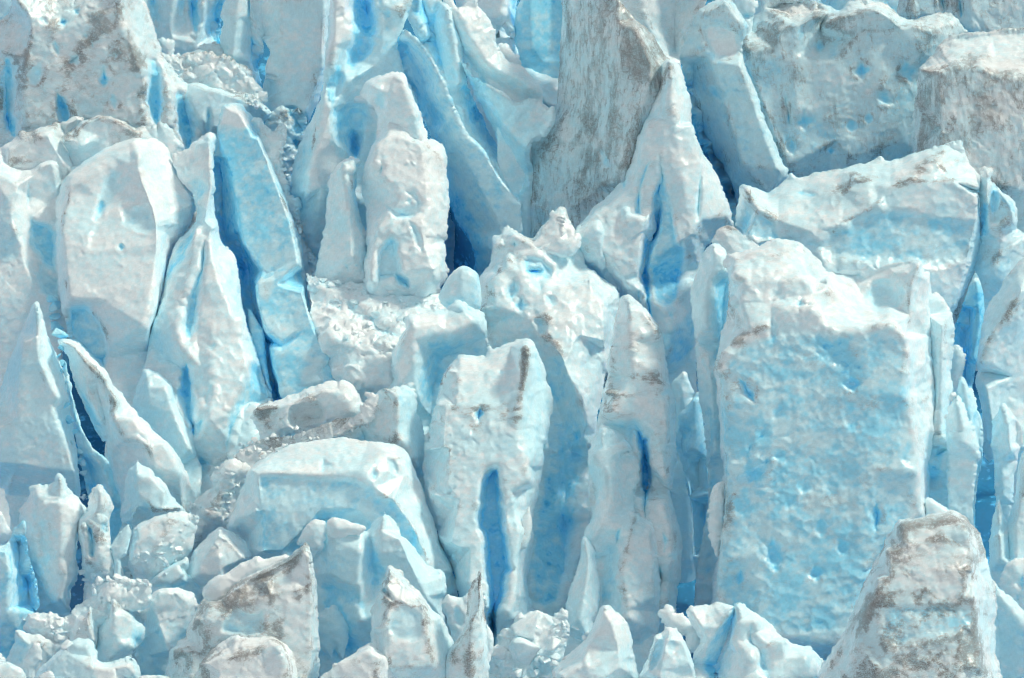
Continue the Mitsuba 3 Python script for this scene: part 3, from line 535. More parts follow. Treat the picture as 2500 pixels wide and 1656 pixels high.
S('ice_spire', 'pale front ice spire with a white point and rounded foot, in the right-hand crevasse', 1380, 'F1920,1145 1950,1170 1975,1230 1995,1300 2030,1400 2050,1500 2055,1568 I2040,150 2035,420 2020,600 1860,620 1870,200 F1880,1500 1870,1380 1862,1290 1880,1220', blue=.26, dirt=.03, scal=.5, feats=[(-40, '1920,1170 1940,1300 1960,1450 I1900,40'), (-10, 'F2000,1350 2040,1520')])
S('ice_pebble', 'tiny pinkish ice chunk lodged between two spires in the right-hand crevasse', 1390, 'F1880,1170 1890,1130 1910,1125 1918,1145 1900,1160 1890,1180', blue=.05, dirt=.2, bulge=6, extend=0, edge=4, step=2)
p58 = S('leaning_ice_fin', 'great leaning ice fin with a dirty diagonal crest at the right edge', 1150,
  'F2700,100 2352,260 2300,295 2250,370 2180,490 2130,560 2100,650 2085,760 2070,850 2062,900 2070,1000 2050,1080 2075,1200 2100,1330 2130,1450 2145,1500 I2150,50 2170,300 2300,600 2700,700', blue=.26, dirt=.16, scal=.6, streak=.5, od=30,
  feats=[(-70, '*2330,480 2260,620 2180,720 2120,820 2090,930'), (-60, '2110,1100 2140,1300 2170,1450'), (-20, '2400,600 2300,900 2250,1150'), (40, '2600,300 2600,900')], dirts=[('2300,540 2230,660 2150,740', 26, .35)])
S('ice_spire', 'sunlit triangular ice spire at the right edge in front of the leaning fin', 1300, 'F2212,1190 2240,1210 2275,1265 2340,1345 2342,1450 I2325,100 2300,230 2275,400 2262,600 2190,620 2165,350 2155,100 F2148,1480 2150,1380 2160,1290', blue=.2, dirt=.06, scal=.5, feats=[(-50, '2215,1220 2250,1350 2270,1500 I2260,100'), (10, 'F2300,1350 I2300,60'), (-20, 'I2200,100 2220,400')], cuts=[('F2150,1300 2160,1380', 10, 10, .4), ('I2260,150 2280,170', 12, 12, .4)])
S('ice_block', 'smooth lavender-grey ice block with a dark notch at the right edge', 1430, 'I2700,-60 2352,120 2330,200 2315,320 2280,460 2250,575 2230,560 2205,470 2195,425 2178,460 2160,540 2150,640 2135,720 2130,820 2128,860 2160,960 2200,1060 2400,1200 2700,1200', blue=.24, dirt=.22, scal=.4, od=20, feats=[(-40, '2195,450 2190,600 2200,800'), (-30, '2350,300 2300,600 2300,900'), (0, '2250,600 2260,800')], cuts=[('2250,575 2220,600 2180,640', 12, 20, .1)], dirts=[('2240,580 2190,630', 14, .4)])
S('snow_lump', 'rounded white ice lump at the right edge beside the big dirty front block', 1500, 'I2700,780 2352,800 2280,815 2240,850 2215,920 2205,1000 2230,1060 2320,1150 2352,1300 2700,1300', blue=.15, dirt=.08, scal=.8, bulge=30, cuts=[('2340,930 2345,1000', 18, 20, .5), ('2310,1040 2320,1080', 14, 14, .4)])
S('ice_ramp', 'shaded pale blue ice ramp at the lower right corner', 1620, 'I2160,950 2200,1010 2270,1080 2352,1160 2700,1400 2700,2000 2100,2000 2120,1200', blue=.32, dirt=.1, scal=.4, bulge=30, feats=[(-20, '2200,1050 2352,1250 2600,1500'), (30, '2180,1200 2200,1600')])
p57 = S('dirty_front_block', 'huge dirt-veined blunt ice block in the lower right foreground', 1900,
  'I1880,500 1910,508 1960,530 2020,590 2070,660 2095,730 2120,820 2142,900 2170,970 2182,1080 2175,1200 2170,1300 2165,1400 2200,1568 2250,2000 900,2000 1060,1550 1130,1420 1200,1300 1245,1180 1280,1080 1330,970 1380,870 1430,770 1470,700 1520,610 1565,562 1640,550 1700,545 1800,525', od=60, blue=.17, dirt=.54, mat='plain', band=.6, scal=1.0, rough=1.2, thick=160,
  feats=[(-100, '*1410,1040 1440,1045 1560,1010 1640,1020 1670,1065 1720,1000 1790,1060 1900,1070 2030,1050'), (-60, '1480,760 1700,720 1960,640'), (-90, '1420,940 1700,880 2000,880'), (-10, '1580,600 1750,590 1900,560'), (-60, '1975,620 2010,760 2030,900'), (-95, '*2038,1060 2045,1200 2060,1350 2090,1560'), (-90, '1380,1100 1340,1250 1280,1420 1200,1650'), (-115, '1500,1250 1800,1200 2000,1250'), (-130, '1400,1500 1700,1500 2050,1500'), (-160, '1300,1900 2100,1900'), (0, '1330,1020 1230,1280 1120,1500 1000,1800')],
  dirts=[('1680,620 1800,600 1950,570', 16, .4), ('1420,820 1560,780', 20, .35), ('1500,690 1540,680', 18, .3), ('1730,690 1800,680 1930,720', 12, .35), ('1440,1050 1400,1120 1350,1230', 30, .35), ('1480,1060 1600,1040 1690,1060', 16, .3), ('1950,1060 2030,1080', 16, .35), ('1460,1330 1540,1370 1560,1230', 26, .35), ('1280,1500 1250,1560', 30, .4), ('1750,1450 1900,1400', 30, .3), ('1940,560 2060,680 2090,760', 20, .3), ('1700,1500 1850,1530', 30, .25)],
  hollows=[('1440,1110 1520,1080 1680,1090 1880,1090 2010,1110 2030,1220 1900,1290 1700,1330 1560,1390 1450,1330 1420,1200', 10, .26, -.05, 20), ('1380,1100 1440,1060 1560,1030 1640,1040 1680,1080 1760,1040 1900,1080 2030,1070 2050,1300 2090,1500 2100,1900 1000,1900 1200,1600 1330,1250', 0, .1, .2, 14)])
# ------------------------------------------------------------------ upper left and centre left
p14 = S('ice_tower', 'tall ice tower with a white left edge and pale blue panels at top left-centre', 650,
  'A2112,-150 2092,250 2068,450 2045,600 2000,730 1935,830 1895,950 1872,1080 1862,1180 1885,1300 1905,1400 1920,1568 D1945,130 2020,330 2100,700 E500,700 B680,1000 625,900 600,800 560,660 520,540 490,480 470,400 445,320 440,260 475,180 500,120 535,20 540,-150', od=50, blue=.3, dirt=.06, scal=.8,
  feats=[(-30, '*A2080,480 2070,620 2010,800 1980,950'), (-45, 'A2130,-100 2130,250 2100,420'), (-45, 'A2110,600 2110,700 2050,900 1980,1100 1950,1250'), (-20, 'B160,-100 165,100 150,250'), (30, 'B220,-100 250,100 230,250 160,390'), (20, 'B300,-100 350,100 450,80'), (25, 'B350,300 300,420'), (-30, 'B60,560 20,700 40,900'), (50, 'B150,700 170,900 180,1000'), (-40, 'A2000,1000 2050,1200'), (20, 'A1940,1260 1960,1500 D1990,200')],
  hollows=[('A2100,-200 B150,-200 160,200 60,300 20,450 A2070,470 2090,250', 0, -.3, 0, 16), ('A2080,560 2110,690 2120,900 2190,1020 2100,1210 1960,1220 1950,1100 2040,800', 0, -.3, 0, 14), ('B30,700 120,660 260,660 275,740 230,850 200,1000 170,1000 60,900', 26, .25, 0, 14), ('A1890,1000 1960,820 1990,950 1950,1200 1960,1400 1890,1300', 6, .1, .05, 14)],
  cuts=[('B185,-80 210,60 235,150 255,200', 44, 70, .8), ('B180,210 215,290 150,390', 26, 40, .4), ('B60,440 30,560 20,640', 26, 36, .4), ('B160,840 165,920 172,1000', 16, 60, .5), ('B390,80 370,110', 16, 12, .3), ('B520,60 510,140', 12, 14, .35), ('B180,620 185,630', 8, 16, .4)], dirts=[('A2075,500 2060,650 2010,780 1990,900', 9, .45), ('B500,20 460,60', 26, .3)])
part(p14, 'bump', 600, 'B140,480 100,540 65,600 130,640 170,665 230,650 290,700 310,640 260,560 200,610 160,560', blue=.08, dirt=.02, bulge=16, edge=8)
S('ice_block', 'white sunlit snow-capped ice block standing below the blue panels of the tall tower', 740,
  'B205,595 235,545 300,505 350,488 400,475 480,468 500,540 540,620 580,720 600,800 630,905 620,1100 300,1100 290,900 310,760 295,690 245,640', blue=.1, dirt=.03, scal=1.2, od=20, feats=[(-30, '300,560 380,620 400,700'), (-40, '480,520 540,700 580,860'), (-10, '330,520 440,490')], cuts=[('330,610 345,680', 20, 20, .4)], hollows=[('490,740 570,740 600,800 600,880 540,880', 6, .2, 0, 12)])
p16 = S('rugged_white_ice_tower', 'rugged white ice tower with an arched blue alcove, left of the dark crevasse', 880,
  'B312,765 330,722 390,728 470,742 510,790 525,840 565,872 620,902 680,917 722,950 742,1010 752,1100 768,1300 762,1450 758,1520 735,1535 745,1600 E735,170 748,190 735,250 762,340 755,390 700,470 690,560 600,600 300,600 240,500 240,330 250,160 B250,1540 247,1350 220,1230 216,1180 226,1110 240,1000 265,940 300,900', od=30, lean=0.28, blue=.11, dirt=.13, scal=1.4, rough=1.4,
  feats=[(-10, 'B330,760 470,780 520,840'), (-55, 'B320,920 400,880 560,900'), (-60, 'B300,1050 420,1200 500,1350'), (-60, 'B600,930 620,1100 640,1250 650,1380'), (0, 'B720,1000 745,1300 740,1480'), (-70, 'B330,1450 E320,80 280,250 270,400'), (-80, 'E500,50 600,30 620,200 680,380'), (-40, 'E720,220 730,350')],
  hollows=[('E320,230 370,140 410,118 450,180 465,280 480,370 530,400 520,470 460,440 400,390 330,430 310,480 300,330', 50, .3, -.05, 12), ('E510,20 560,60 610,160 600,240 540,120', 12, .32, -.1, 8), ('B410,1170 470,1230 560,1210 610,1310 600,1370 480,1390 410,1340 500,1320 560,1290', 10, .25, -.05, 8)],
  cuts=[('B340,1040 350,1110', 10, 22, .6), ('B380,1320 440,1370 520,1385 600,1365', 9, 16, .25), ('B515,1270 525,1300', 9, 12, .4)], dirts=[('B335,750 345,800', 12, .3), ('B380,750 390,790', 10, .3), ('B560,900 680,1000', 24, .2), ('B265,930 245,1100 225,1180', 10, .3)])
S('ice_pillar', 'slender rounded white ice pillar left of the rugged white tower', 860,
  'B5,1190 30,1110 62,1050 100,1012 150,1000 200,1008 218,1040 190,1062 180,1110 190,1180 172,1250 210,1380 238,1480 250,1568 E248,60 244,250 242,340 220,520 100,560 0,500 D2010,390 2035,250 2060,80 A2075,1440 2095,1300 2110,1200', lean=0.3, blue=.12, dirt=.12, od=20, scal=1.2,
  feats=[(-40, 'B100,1050 120,1250 150,1500 E150,250'), (-30, 'B160,1020 180,1080')], hollows=[('B160,1040 215,1040 190,1110 195,1250 230,1420 E240,160 200,100 B150,1300', 10, .28, 0, 8)], cuts=[('E120,310 128,340', 9, 14, .6), ('E180,310 185,320', 7, 10, .5)], dirts=[('B140,1120 155,1200', 12, .3), ('B200,1350 215,1420', 12, .3)])
# the long left slabs
S('dirty_ice_arch', 'grey dirt-rimmed arch of ice behind the great rounded slab on the left', 640,
  'A395,885 430,850 480,810 520,770 560,760 620,733 700,738 760,765 800,790 860,820 930,815 1005,802 1010,1000 850,1300 520,1300 440,960 400,920', blue=.16, dirt=.3, scal=.8, od=15, edge=8,
  feats=[(-10, '*480,830 560,775 640,745 720,752 800,800 850,840'), (-5, '500,960 620,1000'), (-40, '410,890 470,900 510,940'), (-10, '620,820 640,950')], dirts=[('420,860 470,830 450,900', 20, .4), ('560,770 620,745 700,750 780,800', 12, .35), ('490,830 500,900', 14, .3)], hollows=[('420,890 470,870 515,920 490,950 450,930', 6, -.15, -.3, 8)])
S('ice_fin', 'small sharp grey ice fin pointing up behind the great rounded slab', 620, 'A1000,880 1005,820 1018,788 1060,800 1090,830 1120,870 1150,915 1172,945 1150,1100 1000,1100', blue=.2, dirt=.22, edge=8, bulge=20, mat='plain')
S('snow_mound', 'white snow mound with dirty cracks at the left edge, below the pitted peak', 620,
  'A-200,980 20,945 80,915 125,870 135,845 190,850 240,825 300,815 345,790 420,775 470,745 525,742 545,760 480,820 420,870 400,900 440,970 480,1030 520,1060 400,1400 -200,1400', blue=.07, dirt=.16, scal=1.0, rough=1.3, od=30,
  feats=[(-30, '60,960 160,900 240,860 320,850'), (-50, '300,860 360,960 420,1060'), (10, '420,790 500,760'), (-40, '50,1050 250,1020')], dirts=[('125,860 200,850 220,870', 22, .45), ('300,780 330,800', 18, .4), ('350,810 420,790 480,770', 12, .35), ('100,1040 130,1040', 24, .35), ('200,900 320,880', 10, .25)])
p7 = S('left_edge_cliff', 'rounded white ice cliff with a blue recess at the left edge, beside the great slab', 800,
  'A-300,960 0,985 60,1035 105,1065 160,1082 210,1080 270,1030 330,1010 380,1030 430,1060 520,1060 480,1200 420,1400 420,1568 D420,300 420,560 440,700 380,900 400,1300 -300,1300', lean=0.38, blue=.1, dirt=.08, scal=.7, od=20,
  feats=[(-60, '*A-100,1130 40,1140 95,1165 112,1230 70,1290 75,1400 100,1500 D75,40 105,110'), (-40, 'D140,200 160,310 200,420'), (-40, 'A200,1120 250,1060 330,1035'), (-10, 'A180,1250 180,1400 D165,100 170,240 240,420'), (-20, 'A-200,1300 -100,1500 D-100,300'), (20, 'A300,1300 370,1250'), (-10, 'D-100,700 100,800')],
  hollows=[('A178,1415 200,1395 300,1420 360,1470 D372,100 372,390 330,370 270,320 240,280 185,220 165,150 A178,1530', 40, .55, -.1, 14), ('D240,290 330,370 385,400 390,540 330,530 270,510 230,400', 20, .36, 0, 10), ('A-300,1290 60,1280 90,1500 D100,100 150,270 100,300 -300,320', 0, .22, .05, 20)], dirts=[('A40,1250 45,1300', 18, .4), ('A60,1400 90,1480 D90,60', 10, .4), ('A120,1090 230,1060 300,1030 350,1030', 12, .2)], cuts=[('A180,1180 175,1330', 8, 10, .2)])
S('great_rounded_slab', 'great rounded white ice slab with a smooth scoop in its lower left, at centre left', 960,
  'A352,1390 362,1290 385,1220 402,1165 440,1110 520,1050 620,970 690,925 740,900 800,882 860,876 910,876 960,880 1000,890 1035,915 1065,945 1080,975 1085,1000 1120,1060 1125,1100 1160,1140 1210,1185 1235,1230 1248,1280 1250,1340 1222,1420 1180,1490 1150,1568 D1110,180 1075,290 1055,440 1010,640 965,720 945,890 915,1040 885,1110 845,1200 820,1320 720,1300 660,1060 560,900 440,800 430,700 402,560 375,350 366,100 A360,1500', od=40, lean=0.52, blue=.11, dirt=.1, scal=.9, rough=.8,
  feats=[(-40, '*A412,1190 440,1215 432,1300 405,1390 390,1500'), (-42, 'D400,100 420,330 450,520'), (-30, 'A440,1120 560,1055 700,960 860,900'), (-80, 'A880,985 882,1060 900,1140 940,1240 975,1330 995,1430 D1000,60 1005,170'), (-70, 'D1000,260 980,400 960,560 920,700'), (-55, 'A540,1150 700,1060 830,990'), (-40, 'A600,1250 720,1130 760,1250 640,1400'), (-50, 'A560,1500 D560,200 600,400 700,560'), (20, 'A1070,1000 1150,1180 1230,1300'), (-30, 'A960,960 1040,1180 1110,1420 D1060,100')],
  hollows=[('D440,570 500,560 550,565 605,615 650,680 690,760 708,840 690,920 670,980 600,930 520,840 440,790 425,680', 60, .3, .05, 8), ('A760,1300 860,1320 960,1300 990,1440 D990,100 900,100 780,50', 12, .2, .02, 18), ('A640,1180 720,1080 760,1110 740,1250 690,1330 610,1390', 8, .2, -.05, 14)],
  cuts=[('A650,1290 630,1360 610,1400', 10, 16, .5), ('D768,180 775,210', 7, 14, .7), ('A850,1400 870,1350 920,1310', 10, 8, .1)],
  dirts=[('D605,615 650,670 690,750 712,830', 8, .45), ('A430,1200 440,1250 410,1400', 12, .3), ('A885,990 905,1140 940,1250 985,1400 D992,80', 9, .3), ('D420,400 450,520', 9, .3), ('D860,1030 890,1080', 14, .3)])
S('blue_slanted_slab', 'long slanted slab of glowing blue ice with a snowy top and lit right rim', 930,
  'A1380,860 1385,800 1405,730 1410,690 1435,665 1500,652 1545,665 1580,712 1620,760 1650,830 1690,900 1720,1000 1760,1100 1800,1220 1840,1300 1870,1400 1900,1520 D1900,90 1925,210 1945,330 1975,520 2005,640 2045,760 2090,870 2145,960 2195,1070 2180,1200 2000,1400 1700,1350 1500,900 1380,300 A1340,1400 1350,1100', od=60, lean=0.52, blue=.52, dirt=.04, scal=.6, rough=.6,
  feats=[(150, 'A1350,940 1370,1080 1400,1250 1420,1400 1450,1568 D1520,150 1580,330 1610,500 1660,680 1700,860 1740,1020 1780,1150'), (-20, 'A1400,760 1390,850 1440,1000 1490,1180 1520,1300 1530,1450 1545,1540 D1600,220 1680,330 1720,370'), (-50, 'A1440,700 1530,720 1600,850 1650,1000'), (-65, '*A1650,890 1700,1000 1750,1130 1800,1260 1855,1420 D1880,150 1905,300'), (-65, '*D1930,480 1990,680 2040,800 2090,900'), (-40, 'D1640,430 1640,560 1690,720 1750,800'), (-50, 'D1760,400 1850,600 1900,760'), (-40, 'D1740,860 1760,980 1810,1100'), (-55, 'D1900,900 2050,1050')],
  hollows=[('A1350,940 1440,980 1500,1180 1520,1300 1540,1480 D1590,220 1700,340 1640,420 1640,560 1700,720 1810,820 1740,850 1760,990 1810,1150 1740,1200 1500,500 A1340,1300', 0, .2, -.05, 16), ('A1400,700 1500,640 1590,720 1610,800 1520,830 1430,810 1390,820', 0, -.66, 0, 20), ('D1640,410 1720,350 1790,360 1740,420 1740,500 1690,560 1650,520', 0, -.32, .14, 12), ('D1820,860 1900,890 2080,920 2060,870 2100,960 2190,1080 1900,1130 1950,960 1990,950 1900,900', 0, -.25, .06, 10), ('A1640,830 1900,1520 D1950,330 2100,880 2190,1070 2140,1000 2020,740 1925,300 1885,60 A1815,1350 1710,1080', 0, -.4, .06, 12)],
  cuts=[('D1690,790 1760,810 1815,830 1850,800 1920,740', 12, 20, .3), ('D1670,760 1720,800 1790,830', 16, 26, .3)], dirts=[('D1970,580 2040,740 2090,880', 9, .4), ('D1680,420 1700,500', 20, .2), ('A1700,990 1790,1220 1830,1320', 8, .3)])
part('blue_slanted_slab', 'ledge', 990, 'D1632,480 1640,420 1665,398 1700,375 1745,350 1800,362 1780,400 1750,420 1740,500 1770,560 1790,640 1800,720 1740,760 1700,720 1670,620 1645,560', lean=0.52, blue=.45, dirt=.12, scal=.5, rough=.6, bulge=16, edge=5)
part('blue_slanted_slab', 'ledge', 1000, 'D1740,850 1790,842 1850,860 1920,880 2040,890 2075,910 2110,970 2185,1075 2100,1110 1950,1140 1830,1180 1800,1140 1775,1020 1748,950', lean=0.52, blue=.5, dirt=.04, scal=.5, rough=.6, bulge=18, edge=5)
part('blue_slanted_slab', 'flake', 905, 'D1580,590 1598,598 1640,668 1685,732 1692,850 1702,950 1718,1060 1740,1150 1700,1090 1668,1000 1640,930 1612,850 1590,740', lean=0.52, blue=.62, dirt=0, scal=.2, rough=.4, bulge=10, edge=4)
p11 = S('ribbed_ice_tower', 'sunlit ribbed ice tower with thin blue clefts, between the two great left slabs', 1000,
  'A1330,845 1368,842 1380,900 1362,960 1356,1100 1370,1180 1356,1260 1372,1350 1392,1460 1412,1568 D1440,205 1490,258 1515,330 1522,480 1548,620 1580,740 1620,850 1642,930 1680,1050 1702,1105 1750,1182 1700,1210 1640,1230 1600,1400 1440,1600 1270,1568 G1280,230 1150,100 D1000,1450 830,1350 880,1110 920,980 940,900 960,740 1000,650 1040,500 1062,380 1090,260 1140,130 A1200,1480 1235,1420 1250,1340 1240,1250 1150,1130 1110,1050 1090,980 1200,960 1260,900', od=30, lean=0.52, blue=.17, dirt=.1, scal=1.5, rough=1.0,
  feats=[(-20, 'A1270,920 1250,1050 1290,1200 1270,1300'), (-50, 'A1330,880 1345,1000 1350,1200 1320,1330 1290,1480'), (-60, 'D1245,80 1230,180 1235,290 1195,440 1190,560 1150,680'), (-65, 'D1160,830 1215,910'), (-20, 'D1000,700 1080,500 1140,250'), (10, 'D1050,900 1150,960'), (-70, 'A1370,1450 D1340,60 1345,260 1400,450 1460,580 1490,690'), (-50, 'D1260,560 1260,800 1280,1000'), (-70, 'D1350,700 1360,1000 1340,1300'), (-60, 'D1575,920 1555,1040 1500,1160 1440,1280'), (10, 'D1620,1000 1650,1130'), (-60, 'D1560,560 1540,800'), (-30, 'D1540,1300 1500,1500')],
  hollows=[('D1240,60 1225,90 1130,200 1080,330 1070,390 1050,460 1100,390 1190,260 1230,130', 30, .5, 0, 8), ('D1580,915 1640,940 1700,1110 1740,1180 1640,1210 1580,1200 1520,1290 1450,1520 1430,1450 1440,1270 1500,1160 1560,1030', 14, .36, -.05, 8), ('D950,740 1010,640 1060,560 1100,700 1130,900 1150,960 1000,940', 12, .2, 0, 14), ('A1210,1150 1290,1140 1340,1200 1260,1300 1230,1210', 8, .3, 0, 10), ('D1330,830 1370,800 1390,830 1350,860', 10, .35, 0, 8)],
  cuts=[('D1305,170 1295,300 1290,370', 9, 30, .3), ('D1285,370 1245,480 1225,600 1200,720 1195,800', 22, 50, .6), ('D1200,940 1180,1030 1190,1120 1205,1250 1225,1330 1235,1400', 18, 70, .75), ('D1355,1080 1330,1150 1320,1210', 10, 14, .3), ('D1290,1310 1260,1350 1235,1400', 20, 24, .6), ('G1285,160 1290,230', 24, 30, .55)], dirts=[('D1230,140 1230,260 1190,440', 9, .25), ('D1440,620 1480,680', 20, .25), ('D1350,350 1440,560', 12, .2), ('D1170,830 1200,900', 20, .15)])
part(p11, 'front_spur', 1035, 'D918,985 960,985 1025,1008 1080,1060 1108,1090 1130,1180 1190,1290 1210,1350 1235,1420 1250,1540 G1285,235 1210,330 1100,200 D1060,1480 960,1370 880,1270 855,1200 880,1110', lean=0.52, blue=.24, dirt=.04, scal=.8, extend=120, od=20, feats=[(-30, '930,1000 960,1200'), (-50, '1060,1090 1120,1300 1200,1480'), (-20, '1000,1020 1080,1080')], dirts=[('960,1190 970,1200', 10, .2)])
part(p11, 'shard', 1040, 'D1650,1222 1620,1205 1580,1215 1520,1330 1470,1430 1452,1525 1500,1540 1600,1500 1665,1440', lean=0.52, blue=.2, dirt=.03, scal=.6, bulge=18, edge=8, extend=60)
p8 = S('left_pyramid', 'shaded grey-blue ice pyramid with a thin sunlit crest in the lower left', 1180,
  'D-300,1250 -60,1180 10,1090 50,960 100,810 150,700 200,600 235,543 262,620 292,720 332,830 382,940 425,1090 435,1180 462,1300 485,1480 G505,250 525,400 480,450 420,700 100,800 60,500 20,330 -300,300', od=40, blue=.24, dirt=.12, scal=.7, rough=.8,
  feats=[(-70, 'D236,560 240,700 240,850 262,960 300,1050 360,1150'), (-60, 'D250,985 300,1130 360,1300 430,1480 G470,250'), (-60, 'D150,800 120,1100 100,1400 G100,200'), (0, 'D300,800 380,1000'), (10, 'D400,1250 450,1480'), (-40, 'D-200,1300 -100,1568')], hollows=[('D240,560 270,680 300,830 380,1020 430,1170 340,1100 260,970 236,840', 0, -.12, -.1, 8)], dirts=[('D270,1000 300,1100', 8, .25)])
S('blue_crevasse_wall', 'deep blue shaded crevasse wall at the lower left edge', 1480, 'G-300,640 0,720 50,690 100,600 160,560 180,800 230,950 250,1100 200,1250 150,1400 -300,1500', blue=.55, dirt=.02, scal=.4, streak=.5, feats=[(-40, '-100,720 40,760 60,900 40,1150'), (100, '130,700 200,950 230,1150')])
S('snow_lump', 'small white snow shoulder at the left edge above the deep blue crevasse wall', 1400, 'G-300,430 -20,470 20,520 50,590 80,640 60,690 20,725 -100,740 -300,760', blue=.05, dirt=.02, bulge=24, extend=40)
p12 = S('dark_rimmed_fin', 'leaning ice fin with a dirty serrated rim, below the great rounded slab', 1200,
  'D358,785 400,782 440,785 500,810 530,840 580,900 625,930 670,985 700,1030 720,1080 770,1120 830,1200 880,1270 960,1350 1060,1460 1120,1530 G1130,150 1180,250 1220,330 1265,440 1200,520 1160,500 1140,800 800,800 790,560 775,420 745,360 720,250 700,180 690,50 D650,1430 590,1330 540,1210 495,1110 460,1000 435,900 385,840', od=40, blue=.16, dirt=.14, scal=.6, mat='streaked', streak=.6,
  feats=[(-40, '*D400,800 470,830 520,890 560,945 620,990 670,1050'), (-50, '*D700,1110 735,1175 715,1260 760,1350 790,1420'), (-50, 'D800,1400 850,1380 930,1450 G960,60'), (10, 'D620,1100 700,1400 G740,100'), (-45, 'D850,1300 970,1450 G1060,80 1130,250'), (-60, 'G880,40 950,90 1000,220'), (-10, 'D480,900 560,1100 640,1290')],
  hollows=[('D470,1010 560,1160 640,1290 690,1450 G720,180 780,420 700,300 D600,1400', 20, .3, -.1, 10), ('D680,1000 840,1220 960,1360 1060,1470 G1100,90 1000,50 D880,1400 800,1330 740,1160', 0, -.1, -.1, 12)], dirts=[('D440,800 540,900 620,980 700,1120', 10, .35), ('D715,1180 740,1200 710,1270 780,1390', 11, .5), ('G830,60 900,50 950,130', 14, .4), ('D840,1480 950,1470 1010,1540', 14, .3), ('G1110,360 1180,500', 10, .3)])
part(p12, 'lower_spur', 1290, 'G868,200 876,160 905,205 960,230 990,270 1040,310 1080,370 1120,440 1165,490 1185,515 1100,520 1040,535 960,555 900,575 850,590 830,680 800,760 740,780 705,725 745,660 775,600 790,540 765,550 785,430 800,300 820,240', blue=.28, dirt=.14, scal=.9, od=15, extend=60, feats=[(-40, '870,220 880,400 840,560'), (-50, '*940,430 980,490 1080,495 1150,480'), (-40, '970,290 1050,380')], dirts=[('980,500 1060,490', 10, .3), ('1040,330 1080,420', 14, .3)], hollows=[('820,300 900,420 960,480 940,520 850,580 800,640 800,450', 4, .15, -.05, 10)])
S('shaded_blue_fin', 'narrow shaded blue fin deep in the crevasse beside the leaning dirty-rimmed fin', 1130, 'D405,960 415,925 432,1000 462,1100 482,1210 545,1400 600,1490 690,1568 G720,200 760,400 790,560 770,700 640,700 560,400 520,200 D500,1500 440,1250 420,1080', blue=.5, dirt=.02, scal=.3, streak=.6, od=30, feats=[(-10, 'D430,1050 480,1300 560,1500 G640,200 720,420'), (60, 'D500,1480 G540,200 600,400')])
p13 = S('dirty_ice_boulder', 'undercut ice boulder blackened with dirt, perched on white rubble left of centre', 1130,
  'D1603,1282 1615,1250 1642,1218 1720,1190 1800,1168 1900,1130 2000,1090 2090,1065 2150,1062 2205,1065 2250,1110 2282,1160 2296,1220 2275,1290 2230,1310 2150,1320 2080,1350 2020,1390 1940,1400 1860,1400 1800,1440 1740,1470 1690,1480 1672,1450 1664,1370 1645,1325', blue=.06, dirt=.24, rough=1.8, scal=1.2, edge=10, extend=30,
  feats=[(-30, '1640,1250 1700,1250 1760,1290 1770,1400'), (-45, '*1640,1230 1780,1220 1900,1180 2050,1120'), (-40, '2100,1120 2200,1150 2240,1240'), (-50, '1790,1300 1900,1400'), (-30, '2080,1300 2180,1290')], hollows=[('1850,1230 1920,1200 2050,1190 2080,1230 2060,1300 1980,1320 1880,1340 1840,1290', 46, .05, .42, 8)], dirts=[('1610,1270 1680,1225 1760,1215', 18, .45), ('1690,1460 1740,1400 1700,1290', 22, .35), ('1880,1190 2050,1160', 14, .3)])
